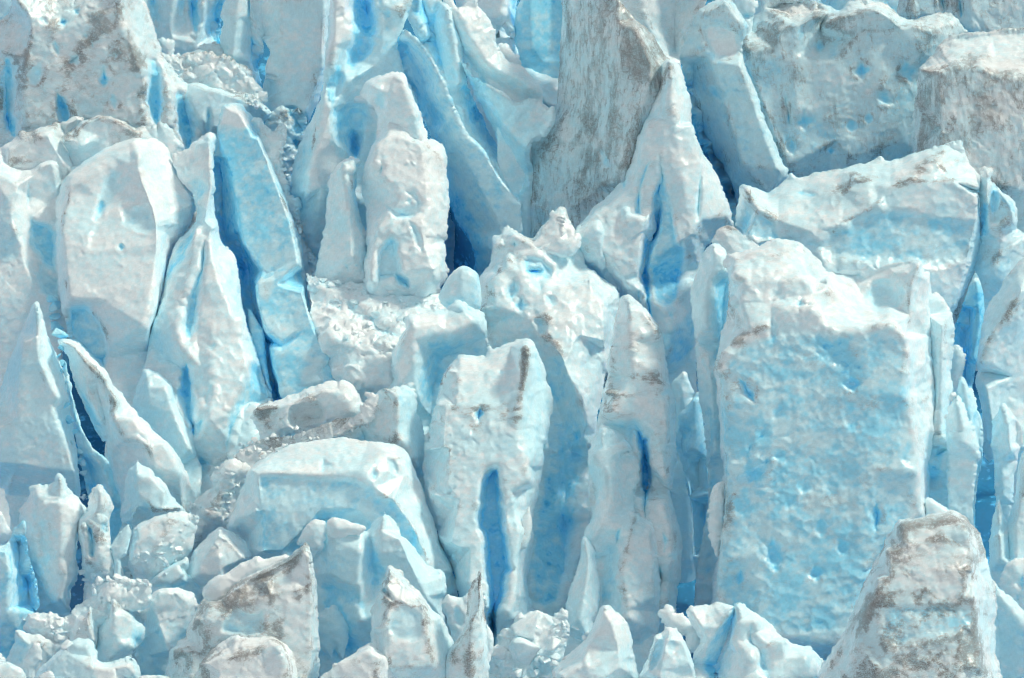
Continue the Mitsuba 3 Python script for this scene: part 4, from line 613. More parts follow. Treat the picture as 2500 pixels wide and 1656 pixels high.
# ------------------------------------------------------------------ centre
p34 = S('central_ice_mass', 'big white ice mass with knobbly twin tops and blue hollows at the centre', 1080,
  'E1045,165 1060,130 1105,118 1110,90 1125,70 1150,65 1190,92 1240,122 1285,146 1320,140 1345,100 1390,58 1405,50 B1430,1375 1465,1345 1495,1342 1515,1380 1540,1450 1575,1515 E1590,130 1600,190 1645,320 1725,380 1795,435 1840,480 1856,530 1850,650 1832,760 1812,880 1782,1020 1755,1150 1735,1280 1715,1400 H1720,200 1660,600 1600,850 1540,1100 1500,1350 1100,1300 E1000,1500 940,960 970,850 940,790 945,690 980,605 968,540 958,450 970,390 1005,335 1040,290 1052,220', od=40, lean=0.60, blue=.14, dirt=.14, scal=1.3, rough=1.6,
  feats=[(-20, 'E1060,200 1120,180 1180,230'), (-50, 'E1200,130 1290,170 1340,230'), (-60, 'B1480,1380 1500,1500 E1500,100'), (-70, 'E1060,420 1150,330 1260,380 1380,460'), (-70, 'E1000,600 1150,560 1300,700'), (-80, 'E1380,520 1480,600 1600,760'), (-60, 'E1680,420 1760,600 1770,800'), (-90, '*E1400,640 1410,740'), (-95, 'E1480,880 1530,1000 1600,1130 1650,1330'), (0, 'E1800,600 1780,850 1700,1200'), (20, 'E1400,1050 1500,1300 1560,1450 H1500,200 1480,500'), (60, 'H1500,600 1520,900'), (-20, 'H1300,700 1300,1000'), (-60, 'E1620,1380 1660,1450')],
  hollows=[('E1240,290 1290,245 1380,260 1440,340 1400,420 1390,500 1340,510 1310,440 1250,360', 24, .3, -.1, 12), ('E1140,440 1200,400 1240,480 1180,560 1130,530', 22, .3, -.1, 10), ('E1310,650 1380,650 1380,750 1340,760', 16, .3, -.05, 10), ('E1380,900 1480,900 1530,1000 1620,1200 1690,1400 H1650,100 1500,1100 1290,1130 1260,900 1330,600 1380,200 1390,0', 10, .32, -.1, 16), ('H1380,60 1640,60 1600,500 1540,900 1480,1180 1290,1120 1290,700 1360,300', 0, .22, -.05, 40), ('E960,760 1010,780 1000,880 960,830', 14, .15, 0, 8), ('E1070,290 1110,290 1080,370 1030,390', 8, .25, 0, 8)],
  cuts=[('E1260,355 1370,355', 9, 26, .5), ('E1200,570 1265,570', 18, 30, .55), ('E1400,520 1450,560', 12, 18, .4), ('E1180,180 1210,180', 10, 18, .4), ('E1600,1380 1580,1430', 14, 18, .4), ('H1500,60 1505,400 1500,800', 14, 14, .1)],
  dirts=[('E1090,160 1150,200 1160,260', 30, .4), ('E1130,220 1110,340 1040,440', 9, .45), ('E1020,440 1010,520 990,590', 24, .4), ('E1030,480 1120,520', 9, .35), ('E1230,140 1290,170 1310,210', 16, .35), ('E1380,220 1480,170', 9, .35), ('E1430,290 1450,340', 12, .35), ('E1500,60 1540,160', 14, .25), ('E1400,620 1405,720 1400,780', 28, .42), ('E1460,800 1480,830', 10, .4), ('E1490,900 1520,980', 18, .4), ('E1720,400 1830,480', 18, .25), ('E1580,1080 1620,1180', 16, .25), ('E1020,760 1030,840', 12, .4), ('B1430,1500 1470,1450', 10, .2), ('E1390,60 1390,130', 10, .3), ('E1640,1380 1670,1420', 10, .4)])
part(p34, 'horn', 1165, 'E1290,200 1330,150 1350,105 1390,62 1410,40 B1440,1365 1465,1345 1495,1342 1515,1380 1540,1450 1575,1520 E1590,120 1600,190 1570,240 1500,260 1400,230', lean=0.60, blue=.12, dirt=.2, rough=1.3, scal=1.0, bulge=40, edge=6, dirts=[('E1380,220 1480,170', 8, .3), ('E1390,60 1390,130', 9, .3)])
S('round_ice_boulder', 'smooth rounded pale blue ice boulder in front of the dark crevasse at the centre', 990, 'E712,520 725,470 745,420 790,355 830,320 870,308 915,325 945,350 962,375 980,560 920,640 800,600 740,560', blue=.34, dirt=.0, bulge=40, scal=.1, rough=.2, edge=20, extend=60)
p36 = S('shadowed_ice_block', 'ice block with a white left edge and blue shaded face, left of the banded block', 1080,
  'E470,650 520,635 600,635 680,615 770,612 800,570 840,545 870,555 900,585 935,612 960,612 1000,640 1040,900 900,1100 700,1500 H700,300 560,300 500,100 440,0 E400,1300 380,1100 430,1050 422,960 428,870 460,820 490,760 515,700', od=30, blue=.3, dirt=.06, scal=.7,
  feats=[(-50, '*E530,680 515,750 470,830'), (-55, 'E550,680 545,850 555,1050 560,1150'), (-30, 'E700,680 760,750'), (-10, 'E850,600 930,680'), (40, 'E700,900 660,1150 640,1400'), (60, 'E850,850 900,900 800,1000'), (-45, 'E450,900 480,1050'), (-20, 'H560,60 600,250')],
  hollows=[('E620,800 680,760 800,755 850,780 880,840 910,800 950,830 960,880 850,880 760,950 720,1100 660,1350 620,1300 580,1150 560,1000 600,900', 0, .34, 0, 26), ('E480,640 600,650 760,640 930,620 930,760 880,830 840,760 680,740 600,790 560,950 460,1080 430,950 500,740', 0, -.22, .02, 14)], dirts=[('E520,690 510,740', 9, .45), ('E430,900 425,980 435,1060', 12, .45), ('E550,650 600,640', 10, .25), ('E520,820 510,860', 10, .3)])  # no depth here: cast shadow painted blue, sunlit part painted whiter
S('dirty_ice_fin', 'dirty grey fin with a blue-white right side, in front of the blue shaded block', 1180,
  'E-30,1450 60,1385 140,1320 220,1285 255,1265 262,1210 290,1170 345,1115 360,1100 400,1108 445,1098 490,1080 545,1058 555,1130 562,1240 595,1320 615,1420 630,1500 H622,150 618,260 605,345 560,400 300,200 0,100', od=30, blue=.2, dirt=.26, scal=.8, rough=1.2,
  feats=[(-60, '*E360,1110 430,1120 440,1200 436,1350 440,1440'), (-60, 'H450,20 500,80 540,150'), (-10, 'E300,1250 250,1350 150,1400'), (-25, 'E480,1150 500,1300 560,1480'), (20, 'E550,1260 600,1420')], hollows=[('E445,1105 545,1062 560,1240 620,1480 H610,300 540,160 480,70 445,0 E445,1300', 0, .16, -.35, 8)], dirts=[('E350,1130 380,1160 340,1180', 22, .4), ('E430,1130 440,1280 432,1420', 12, .4), ('E260,1270 180,1330 80,1400', 20, .3)], cuts=[('E260,1380 200,1410', 22, 12, .1)])
p35 = S('banded_ice_block', 'tilted ice block with dirt-banded top and a deep blue cleft down its front', 1330,
  'E780,960 800,930 825,915 835,890 870,885 910,888 950,900 985,885 1010,900 1028,850 1080,845 1150,815 1225,785 1290,783 1312,800 1345,890 1380,965 1392,1050 1420,1110 1446,1180 1432,1260 1412,1350 1402,1500 H1372,60 1368,200 1340,380 1312,560 1305,700 1275,850 1255,960 1285,1100 1330,1200 1300,1400 900,1500 840,1090 835,1040 810,920 780,820 720,720 690,620 660,540 630,440 612,300 620,120 640,-30 E650,1480 660,1370 685,1280 695,1190 730,1115 742,1040', od=40, lean=0.30, blue=.2, dirt=.2, scal=1.0, rough=1.0, mat='banded', band=.8,
  feats=[(20, 'E850,910 1000,930 1080,870 1220,810'), (-90, '*E1265,850 1258,960 1245,1090 1225,1200 1195,1330'), (-70, 'E690,1210 800,1210 950,1220 1150,1230'), (-80, 'E680,1330 800,1340 940,1330 1100,1350 1180,1350'), (-20, 'E780,1000 1000,1000 1200,960'), (-85, 'E1190,1370 1215,1500 H1240,130 1280,300'), (-90, 'H640,100 800,100 900,130'), (-95, 'H680,400 800,420 940,420'), (-95, 'H750,700 850,740 960,740'), (-90, 'H1130,250 1180,450 1230,640'), (-90, 'H1200,800 1200,1000 1150,1150'), (30, 'E1330,900 1380,1100 1400,1250'), (20, 'H1310,250 1290,500'), (-40, 'E1310,1300 1320,1500'), (-100, 'H900,950 960,1100')],
  hollows=[('H1000,260 1050,220 1095,225 1108,380 1125,560 1150,680 1168,860 1145,970 1125,1080 1095,1140 1090,1300 1060,1390 1020,1260 1005,950 985,750 960,540 980,350', 130, .46, -.25, 14), ('E680,1350 800,1320 950,1360 1180,1400 1210,1560 H1230,200 1100,180 960,160 640,200', 0, .16, .02, 30), ('E1270,830 1310,800 1340,890 1390,1050 1440,1180 1400,1500 H1300,300 1230,100 E1200,1440 1240,1180', 0, .1, -.3, 10)],
  cuts=[('E950,1260 985,1265', 18, 30, .6), ('H760,390 770,400', 22, 16, .3), ('E1090,995 1120,1000', 8, 10, .4), ('H1180,440 1190,580', 26, 16, .25)],
  dirts=[('E1265,850 1255,980 1235,1120 1215,1240', 10, .45), ('E700,1190 690,1260', 16, .4), ('E780,960 740,1060', 10, .3), ('E820,920 900,910', 10, .35), ('E800,1230 960,1230 1200,1230', 26, .22), ('E920,1310 960,1380', 22, .35), ('E1080,1260 1180,1300', 30, .3), ('E1130,905 1220,900', 9, .4), ('E850,1170 1000,1170', 10, .25), ('H1270,460 1275,540', 16, .42), ('H1180,610 1230,640', 9, .3), ('H920,440 920,640 920,800', 18, .22), ('H1190,750 1260,760', 8, .25)])
part(p35, 'spike', 1425, 'H1283,445 1290,470 1300,520 1306,570 1300,640 1290,700 1260,740 1190,750 1160,720 1175,640 1230,610 1240,560 1262,500', lean=0.30, blue=.12, dirt=.42, scal=.4, bulge=12, edge=4)
p33 = S('dirt_banded_spire', 'tall ice spire with brown dirt bands across its upper half, left of the massive block', 1350,
  'E1855,560 1870,525 1895,505 1930,498 1970,535 2000,575 2050,625 2085,680 2110,740 2125,800 2132,860 2142,960 2160,1020 2185,1090 2205,1180 2218,1300 2222,1450 2232,1568 H2232,60 2232,130 2215,210 2200,350 2185,365 2165,350 2185,420 2205,500 2230,600 2262,720 2248,800 2240,920 2215,1110 2205,1250 1900,1400 1700,1300 1660,700 1665,200 E1690,1480 1702,1420 1722,1320 1740,1200 1765,1100 1790,1000 1810,900 1830,750 1842,640', od=40, lean=0.30, blue=.14, dirt=.24, scal=.9, rough=1.0, mat='banded', band=.5,
  feats=[(-50, 'E1920,540 1930,700 1950,900 1960,1100 1950,1260'), (-40, '*E2000,590 2060,660 2090,740'), (-60, '*E1780,1130 1810,1130 1900,1150 1940,1140'), (0, 'E2110,800 2130,1050'), (-50, 'E2080,1000 2150,1200 2170,1400 H2150,100 2160,260'), (-65, 'E1780,1250 1850,1260'), (-10, 'E1950,1340 1970,1500'), (-60, 'H2100,0 2130,150 2160,300'), (10, 'H2210,100 2200,280'), (-50, 'H2140,480 2180,620 2190,800'), (-20, 'H2150,950 2150,1080'), (0, 'E1840,700 1800,1000')],
  hollows=[('E1960,1300 2010,1340 2050,1460 2060,1568 H2050,200 2050,400 2040,540 2000,500 1980,300 1975,100 1960,0 E1930,1450 1900,1350', 24, .34, -.25, 14), ('E1780,1300 1900,1290 1960,1320 1930,1420 1840,1370 1760,1340', 8, .24, -.1, 12), ('E2080,1320 2200,1330 2200,1500 2120,1500', 0, -.05, -.1, 10)],
  cuts=[('E1985,1380 2010,1480 H2020,50 2030,200 2032,400 2030,540', 13, 80, .7), ('H2140,640 2160,690 2150,760', 13, 26, .5), ('H2120,860 2115,950 2110,1020', 11, 40, .6), ('E2130,1140 2150,1120', 12, 14, .3), ('H2185,780 2195,800', 14, 14, .3)],
  dirts=[('E2060,660 2100,760', 12, .4), ('E1800,1090 1790,1150 1740,1230', 18, .42), ('E1800,1240 1900,1250', 24, .35), ('E1990,1020 2070,1050', 26, .35), ('E1900,1150 1950,1140', 8, .4), ('E1860,580 1960,560', 8, .3), ('E1840,880 1960,840', 8, .3), ('E1960,770 1990,780', 12, .3), ('E2060,850 2080,860', 10, .3), ('E1810,950 1900,930', 8, .2), ('E2030,1050 2060,1080', 20, .3)])
part(p33, 'front_lobe', 1410, 'E1658,1568 1672,1510 1690,1460 1715,1410 1755,1350 1790,1348 1850,1370 1900,1425 1930,1480 1960,1540 H1982,180 1978,300 1950,380 1940,480 1970,510 2000,545 2060,565 2085,625 2096,750 2106,900 2112,1020 2090,1130 2100,1350 1900,1350 1700,1300 1640,1250 1680,1000 1720,900 1700,760 1640,680 1630,640 1665,560 1690,440 1690,330 1668,250 1660,150', lean=0.30, blue=.17, dirt=.12, scal=1.4, rough=1.2, od=20, extend=160,
     feats=[(-50, 'E1760,1370 1740,1440 1800,1540'), (-55, 'H1700,150 1780,250 1790,400 1750,580'), (-40, 'E1900,1450 H1940,120'), (-10, 'H1850,350 1900,480'), (0, 'H1780,750 1760,900 1750,1050'), (-60, '*H1960,510 1930,660 1905,780 1880,880 1900,1040 1920,1180'), (-40, 'H2050,620 2080,850 2060,1050'), (-30, 'H1680,700 1700,760')],
     hollows=[('H1840,620 1875,610 1870,680 1840,730 1830,680', 18, .4, -.05, 6), ('H1670,200 1740,240 1750,300 1720,480 1680,560 1640,620 1690,440', 10, .12, .12, 10), ('H1780,700 1860,740 1860,860 1850,960 1890,1060 1900,1170 1780,1200 1740,1150 1740,900', 14, .24, -.05, 12)], dirts=[('H1740,560 1750,600', 12, .3), ('H1900,780 1880,900 1910,1050', 22, .25), ('H1700,330 1670,480', 14, .3)])
part(p33, 'small_spire', 1460, 'H1622,690 1630,660 1642,655 1680,702 1705,760 1716,820 1716,880 1726,960 1728,1020 1700,1150 1680,1230 1720,1300 1560,1500 1498,1400 1490,1340 1520,1180 1535,1080 1555,990 1588,880 1610,780', lean=0.30, blue=.2, dirt=.04, scal=.8, od=10, extend=120, feats=[(-40, '1640,690 1660,850 1640,1000 1600,1200'), (0, '1700,900 1690,1050')], dirts=[('1650,800 1690,840', 22, .25)])
# ------------------------------------------------------------------ foreground, bottom left to bottom centre
p38 = S('rounded_ice_block', 'large rounded ice block with a smooth blue front face, lower left of centre', 1360,
  'G1588,252 1640,195 1720,140 1800,100 1850,75 1900,70 2000,58 2080,48 2160,45 2230,52 2300,66 H200,64 280,70 350,70 430,78 480,98 510,125 540,175 562,240 590,310 625,400 645,470 680,560 705,640 722,720 780,820 812,920 832,1020 845,1090 700,1300 300,1300 G1900,1000 1640,860 1620,795 1570,690 1500,640 1450,605 1480,540 1520,430 1550,360', od=50, blue=.16, dirt=.12, scal=.12, rough=.55, mat='banded', band=.3,
  feats=[(-60, 'G1610,250 1640,262 1690,245'), (-62, '*G1760,255 1880,262 2020,272'), (-65, 'G2060,280 2120,260 H200,240'), (-75, '*H250,290 300,330 310,400 420,420 480,500'), (-80, '*H520,560 580,650 640,800'), (20, 'G1720,170 1950,110 H60,100'), (-20, 'H350,120 450,160 500,260'), (-85, 'G1640,500 1900,500 2200,480 H200,500'), (-90, 'G1650,760 1800,760'), (0, 'H600,450 680,650 780,880'), (-80, 'H500,850 640,900'), (-10, 'G1550,450 1500,600')],
  hollows=[('G1640,275 1760,265 2030,280 2200,290 H170,290 290,360 300,400 420,440 500,560 560,680 620,800 0,800 G1640,790', 14, .28, -.1, 12), ('H370,170 420,170 450,230 440,270 400,240', 10, .3, 0, 8), ('H470,520 540,560 570,680 540,700 490,600', 6, .15, 0, 10)],
  cuts=[('G2065,180 2060,260', 10, 16, .4), ('H295,240 295,290', 9, 14, .4), ('H20,205 0,220', 8, 10, .3)], dirts=[('G1620,250 1700,240', 10, .3), ('H300,380 380,380', 14, .4), ('H460,470 490,500', 14, .35), ('H630,780 645,810', 9, .45), ('H240,170 480,160', 8, .2), ('G2100,60 H0,60 300,80', 12, .15), ('G1700,160 1800,120', 14, .25)])
p39 = S('drooping_ice_front', 'white-topped ice mass with two snowy knobs, in front of the large rounded block', 1500,
  'G1885,715 1895,690 1930,635 1960,590 1985,562 2020,552 2060,560 2082,580 2100,550 2130,540 2165,545 2235,572 2290,585 2330,605 H250,612 265,580 300,540 330,525 362,503 395,525 440,555 470,600 490,650 550,700 600,790 632,840 680,865 715,868 745,905 750,960 750,1030 722,1090 720,1140 745,1190 760,1350 600,1500 300,1400 150,1500 0,1540 G2150,1480 2035,1440 1990,1100 1980,800 1950,740', od=30, blue=.24, dirt=.05, scal=.7, rough=1.0,
  feats=[(-40, 'G1990,570 2020,650 2040,740'), (-50, 'G2130,570 2150,700 2120,900'), (-20, 'G2060,620 2065,740'), (-30, 'G2240,600 2320,640'), (-60, 'H360,520 340,640 340,760'), (-20, 'H270,660 270,800 280,1000'), (-60, 'H200,750 190,900 210,1200'), (-60, 'H470,680 560,900 640,1050'), (-10, 'H720,900 730,1020'), (10, 'G2060,1000 2060,1300'), (0, 'H80,1300 160,1380'), (-20, 'H300,900 300,1000')],
  hollows=[('H260,650 330,800 370,880 320,1000 290,1080 260,900', 14, .3, 0, 12), ('G2040,900 2300,1000 2352,1200 H150,1100 200,1250 180,1380 60,1480 G2040,1420', 14, .32, 0, 26), ('G2000,760 2200,800 2352,780 H200,800 200,960 60,950 G2040,950', 0, .06, 0, 20)], cuts=[('G2080,570 2066,680 2065,750', 12, 26, .3), ('H130,1300 160,1380 170,1420', 24, 30, .3)], dirts=[('G2260,640 H160,650 240,620', 10, .3), ('H620,850 690,870 740,900', 10, .35), ('H755,1030 765,1080', 9, .3)])
part(p39, 'knob', 1550, 'G1925,640 1960,590 1985,562 2020,552 2060,560 2080,582 2075,660 2060,740 2000,760 1940,740 1900,710', blue=.1, dirt=.03, scal=.4, bulge=24, edge=6)
part(p39, 'knob', 1552, 'G2085,590 2105,550 2135,540 2165,545 2235,572 2300,588 2335,610 2300,645 2220,650 2140,690 2095,680', blue=.07, dirt=.04, scal=.4, bulge=24, edge=6)
part(p39, 'hanging_flake', 1520, 'G2045,1160 2085,1130 2132,1108 2170,1150 2195,1180 2222,1235 2212,1330 2200,1400 2190,1470 2165,1445 2135,1375 2115,1450 2090,1430 2060,1390 2038,1350 2035,1250', blue=.22, dirt=0, scal=.8, bulge=24, edge=6)
S('dirty_ice_cone', 'blunt dirt-capped ice cone in the lower centre left foreground', 1760,
  'H372,930 380,860 400,853 415,870 440,875 462,868 482,885 492,915 530,960 590,1000 615,1040 628,1070 662,1120 722,1170 752,1230 785,1310 800,1350 830,1500 850,1800 250,1800 262,1340 265,1270 275,1185 292,1100 318,1040 345,980', od=50, blue=.16, dirt=0.36, scal=.7, rough=1.2,
  feats=[(-40, '*390,870 380,930 340,1000'), (-50, '330,1060 400,1085 470,1060'), (-50, '*420,1090 500,1095 590,1120'), (-20, '450,920 520,980 580,1040'), (-60, '*610,1110 620,1200 640,1330 660,1480'), (-65, '300,1250 420,1250 540,1250'), (-70, '300,1500 560,1500'), (10, '700,1200 760,1400')],
  hollows=[('400,1120 480,1100 590,1150 610,1250 560,1350 430,1350 360,1250', 8, .24, -.1, 14), ('630,1080 700,1170 780,1340 750,1500 680,1480 640,1250', 0, .02, -.2, 10), ('380,1040 480,980 560,1000 600,1040 520,1060 440,1070', 0, -.1, -.3, 10)], dirts=[('390,860 400,900 380,940', 12, .5), ('470,890 500,930', 12, .45), ('360,980 330,1050', 20, .3), ('400,1090 500,1095 600,1110', 16, .45), ('600,1070 610,1130', 14, .4), ('620,1220 640,1340', 18, .35)])
S('thin_dark_fin', 'thin blade-like dirty ice fin standing in the foreground at bottom centre', 1780,
  'H968,890 975,872 990,890 992,950 990,1000 998,1060 1000,1115 1008,1160 1018,1215 1020,1300 1018,1450 1018,1568 1030,1800 690,1800 725,1568 735,1500 750,1440 775,1390 810,1345 845,1300 865,1250 882,1215 890,1150 888,1060 900,1000 920,950 945,915', od=30, blue=.13, dirt=0.48, scal=.5, rough=1.3, streak=.5,
  feats=[(-40, '*980,900 968,980 975,1060 962,1130'), (-45, '*950,1150 915,1200 905,1300 905,1420 912,1568'), (-45, '920,1700 920,1790'), (-10, '860,1330 800,1450 790,1568'), (-20, '980,1200 980,1400 970,1568')], dirts=[('980,900 965,1000 970,1100', 10, .4), ('960,1140 910,1200 900,1300 905,1500', 10, .5), ('860,1300 780,1420', 20, .25), ('920,950 900,1030', 14, .3)], hollows=[('925,1220 1010,1200 1015,1568 930,1568', 0, -.02, -.22, 8)])
S('white_ice_sliver', 'white ice sliver tucked behind the right side of the thin dark fin', 1740, 'H1000,1230 1020,1215 1040,1245 1053,1275 1057,1330 1052,1400 1040,1460 1020,1480 1000,1600 960,1600', blue=.06, dirt=.04, bulge=14, edge=6, extend=40)
S('ice_lump', 'white lump of ice in the gap left of the thin dark fin', 1560, 'H720,1090 740,1050 770,1020 850,1060 900,1020 950,1100 940,1300 860,1400 800,1330 760,1190 740,1150', blue=.14, dirt=.06, bulge=30, edge=10, extend=60, cuts=[('820,1130 850,1230', 12, 20, .3)])
S('dirty_ice_mound', 'dark dirt-smeared ice mound with a pointed right tip, bottom left of centre', 1700,
  'G1940,705 1952,698 1972,720 1980,770 1985,820 2005,890 2020,960 2030,1080 2036,1300 2036,1568 2040,1900 1000,1900 1090,1400 1140,1360 1200,1310 1212,1220 1235,1160 1262,1110 1300,1060 1345,1075 1400,1078 1440,1050 1480,1000 1530,955 1590,920 1640,890 1720,850 1800,815 1860,775 1920,735', od=40, blue=.16, dirt=0.5, scal=.7, rough=1.5,
  feats=[(-30, '*1345,1085 1420,1085 1490,1015 1580,945 1720,870 1840,810 1920,755'), (-60, '1960,780 1990,950 1990,1200 1980,1500'), (-60, '1260,1200 1400,1200 1520,1120'), (-70, '1700,960 1740,1100 1720,1250'), (-75, '1500,1200 1650,1280'), (-50, '1150,1400 1300,1400'), (-80, '1100,1700 1900,1700'), (-20, '1620,960 1780,880 1900,800')],
  hollows=[('1440,1180 1500,1100 1600,1150 1680,1130 1690,1200 1680,1280 1560,1300 1400,1280', 16, .24, -.18, 10), ('1860,850 1960,820 2020,1000 2030,1400 1950,1450 1800,1280 1780,1060', 0, -.08, -.26, 18)],
  dirts=[('1950,720 1930,760 1870,830', 14, .5), ('1350,1080 1450,1060 1560,960 1720,880', 12, .35), ('1480,1040 1600,1000 1700,960', 30, .35), ('1690,980 1730,1060 1730,1150', 14, .5), ('1540,1060 1620,1120 1680,1120', 26, .45), ('1460,1090 1470,1110', 20, .45), ('1280,1160 1380,1200 1440,1230', 40, .25), ('1900,1060 1960,980', 12, .4), ('1740,1200 1760,1290', 30, .25), ('1180,1360 1120,1440', 40, .3), ('1820,880 1780,960', 18, .3)])
S('snow_ledge', 'white snow ledge lying behind the crest of the dirty mound, bottom left of centre', 1620, 'G1300,1040 1310,990 1345,935 1400,908 1450,905 1540,840 1620,800 1700,805 1760,790 1830,778 1850,790 1800,860 1600,960 1460,1090 1350,1110', blue=.04, dirt=.02, scal=.6, bulge=30, extend=60, edge=14)
S('front_ice_lump', 'blunt snow-capped ice lump with dirty left side at the bottom left foreground', 1840,
  'G1243,1520 1252,1490 1285,1450 1350,1385 1430,1325 1480,1300 1510,1295 1600,1310 1680,1312 1740,1303 1780,1330 1815,1345 1862,1390 1885,1440 1892,1520 1920,1900 1200,1900', od=50, blue=.05, dirt=0.4, rough=1.4, scal=.7, feats=[(-40, '1280,1480 1400,1440 1520,1420 1640,1400 1740,1350'), (10, '1500,1310 1700,1320'), (-60, '1780,1380 1820,1500'), (-70, '1300,1700 1800,1700'), (-50, '1400,1540 1700,1540')], dirts=[('1260,1490 1300,1540', 30, .4), ('1730,1350 1780,1340', 20, .35), ('1500,1440 1650,1420', 40, .15), ('1300,1450 1380,1420', 20, .3)], hollows=[('1340,1420 1480,1320 1740,1320 1700,1370 1560,1400 1400,1430', 0, -.05, -.25, 12)])
S('snow_lump', 'gritty white ice lump at the bottom edge between the dirty mound and the dirty cone', 1830, 'G2050,1568 2100,1525 2150,1482 2200,1450 2250,1420 2300,1385 H100,1435 180,1400 220,1365 250,1342 285,1345 330,1390 380,1430 425,1460 440,1520 520,1900 -200,1900', od=30, blue=.04, dirt=.24, scal=.6, feats=[(-40, 'H30,1500 150,1460 260,1400 330,1440'), (-50, 'H60,1800 400,1800')], dirts=[('H260,1440 330,1450', 30, .15)])
S('snow_lump', 'low white ice hump at the bottom edge left of the snow-capped front lump', 1850, 'G860,1640 880,1560 930,1548 1000,1545 1060,1550 1100,1560 1140,1700 1100,1900 800,1900', blue=.08, dirt=.08, bulge=20)
S('ice_bank', 'smooth pale blue ice bank with a raised white tip along the bottom left edge', 1780,
  'G190,1600 240,1530 330,1440 400,1390 460,1340 500,1320 570,1325 600,1400 596,1450 640,1485 700,1492 780,1470 815,1448 838,1448 862,1490 885,1545 900,1700 850,1900 100,1900', od=40, blue=.26, dirt=.08, scal=.5, feats=[(-20, '290,1500 400,1420 480,1360'), (-50, '590,1500 700,1510 800,1490'), (-20, '830,1460 850,1540'), (-60, '300,1800 800,1800'), (-20, '560,1360 580,1440')], hollows=[('600,1490 700,1495 830,1460 880,1560 600,1600', 0, -.2, 0, 10)])
S('snow_lump', 'tiny white snow tip at the bottom left edge in front of the pale ice bank', 1840, 'G210,1600 250,1540 300,1510 330,1530 350,1568 420,1900 150,1900', blue=.04, dirt=0, bulge=18)
S('pale_ice_pyramid', 'smooth cream-white ice pyramid at the bottom centre', 1680,
  'H1735,1120 1752,1100 1778,1095 1800,1102 1835,1140 1890,1190 1912,1230 1925,1280 1935,1360 1960,1470 1990,1568 2030,1900 1350,1900 1420,1520 1480,1470 1560,1400 1640,1335 1690,1255 1715,1175', od=40, blue=.13, dirt=.1, scal=.5, rough=.7, feats=[(-40, '1770,1120 1740,1250 1660,1360'), (-60, '1800,1200 1850,1350 1880,1500'), (-10, '1890,1220 1930,1420'), (-80, '1500,1560 1640,1480 1760,1568'), (-90, '1450,1850 1950,1850')], dirts=[('1760,1110 1800,1120', 18, .3), ('1880,1190 1905,1260', 12, .25)])
S('grooved_ice_lump', 'ice lump with blue grooves along its left shoulder, left of the split block', 1740,
  'H1975,1580 2000,1520 2030,1460 2050,1380 2070,1320 2100,1285 2140,1260 2150,1238 2200,1240 2225,1240 2262,1290 2300,1345 2325,1400 2340,1500 2360,1900 1900,1900', od=30, blue=.15, dirt=.12, scal=1.0, feats=[(-30, '2090,1310 2060,1420 2030,1520'), (-40, '2180,1270 2150,1420 2120,1568'), (0, '2270,1320 2320,1480'), (-50, '2000,1800 2300,1800')], cuts=[('2140,1300 2100,1400 2070,1500', 13, 30, .5), ('2200,1330 2190,1400', 14, 10, .3)], dirts=[('2090,1290 2050,1420 2010,1540', 12, .35)])
S('ice_chunk', 'angular white ice chunk lying across the foot of the blue crevasse, bottom right of centre', 1600, 'I28,1155 45,1135 70,1113 100,1118 120,1155 180,1168 240,1210 280,1255 312,1280 305,1310 260,1325 210,1318 150,1280 90,1260 55,1220', blue=.05, dirt=.06, bulge=22, edge=8, extend=30)
p55 = S('split_ice_block', 'split ice block with a sunlit snowy top and bright blue cut side', 1660,
  'I205,1155 215,1125 235,1108 290,1112 320,1103 355,1108 370,1100 388,1080 430,1093 470,1105 503,1112 505,1160 495,1270 475,1350 445,1420 415,1500 395,1568 380,1900 150,1900 230,1568 245,1420 300,1330 260,1260 230,1220', od=20, blue=.12, dirt=.04, scal=.5, feats=[(-30, '235,1150 300,1250 330,1330'), (-35, '*330,1320 400,1240 480,1140'), (-30, '260,1420 300,1380 330,1350'), (60, '495,1200 470,1330 420,1470 395,1568'), (-40, '250,1568 300,1568'), (-30, '280,1850')],
  hollows=[('340,1330 400,1250 490,1130 505,1170 490,1280 440,1420 400,1568 330,1568 300,1450', 0, .42, -.1, 8)])
S('split_ice_block', 'broken ice block right of the bright blue cut, at the foot of the massive block', 1670,
  'I508,1170 512,1110 522,1088 560,1108 600,1140 650,1170 700,1205 740,1240 770,1280 800,1310 870,1350 945,1375 985,1372 1015,1405 1060,1450 1088,1485 1060,1568 1000,1900 330,1900 400,1550 445,1430 472,1355 495,1270', od=20, blue=.18, dirt=.03, scal=.9, feats=[(-30, '520,1110 540,1200 500,1330'), (-30, '640,1210 620,1300 660,1400'), (-60, '600,1450 560,1568'), (-40, '*690,1400 720,1360 830,1330'), (-40, '700,1480 850,1440 960,1420'), (0, '860,1370 1000,1420'), (-60, '800,1568 1000,1568'), (-70, '400,1850 950,1850')], cuts=[('610,1240 605,1320 625,1370', 12, 20, .4), ('690,1390 680,1480 720,1568', 20, 20, .4)])
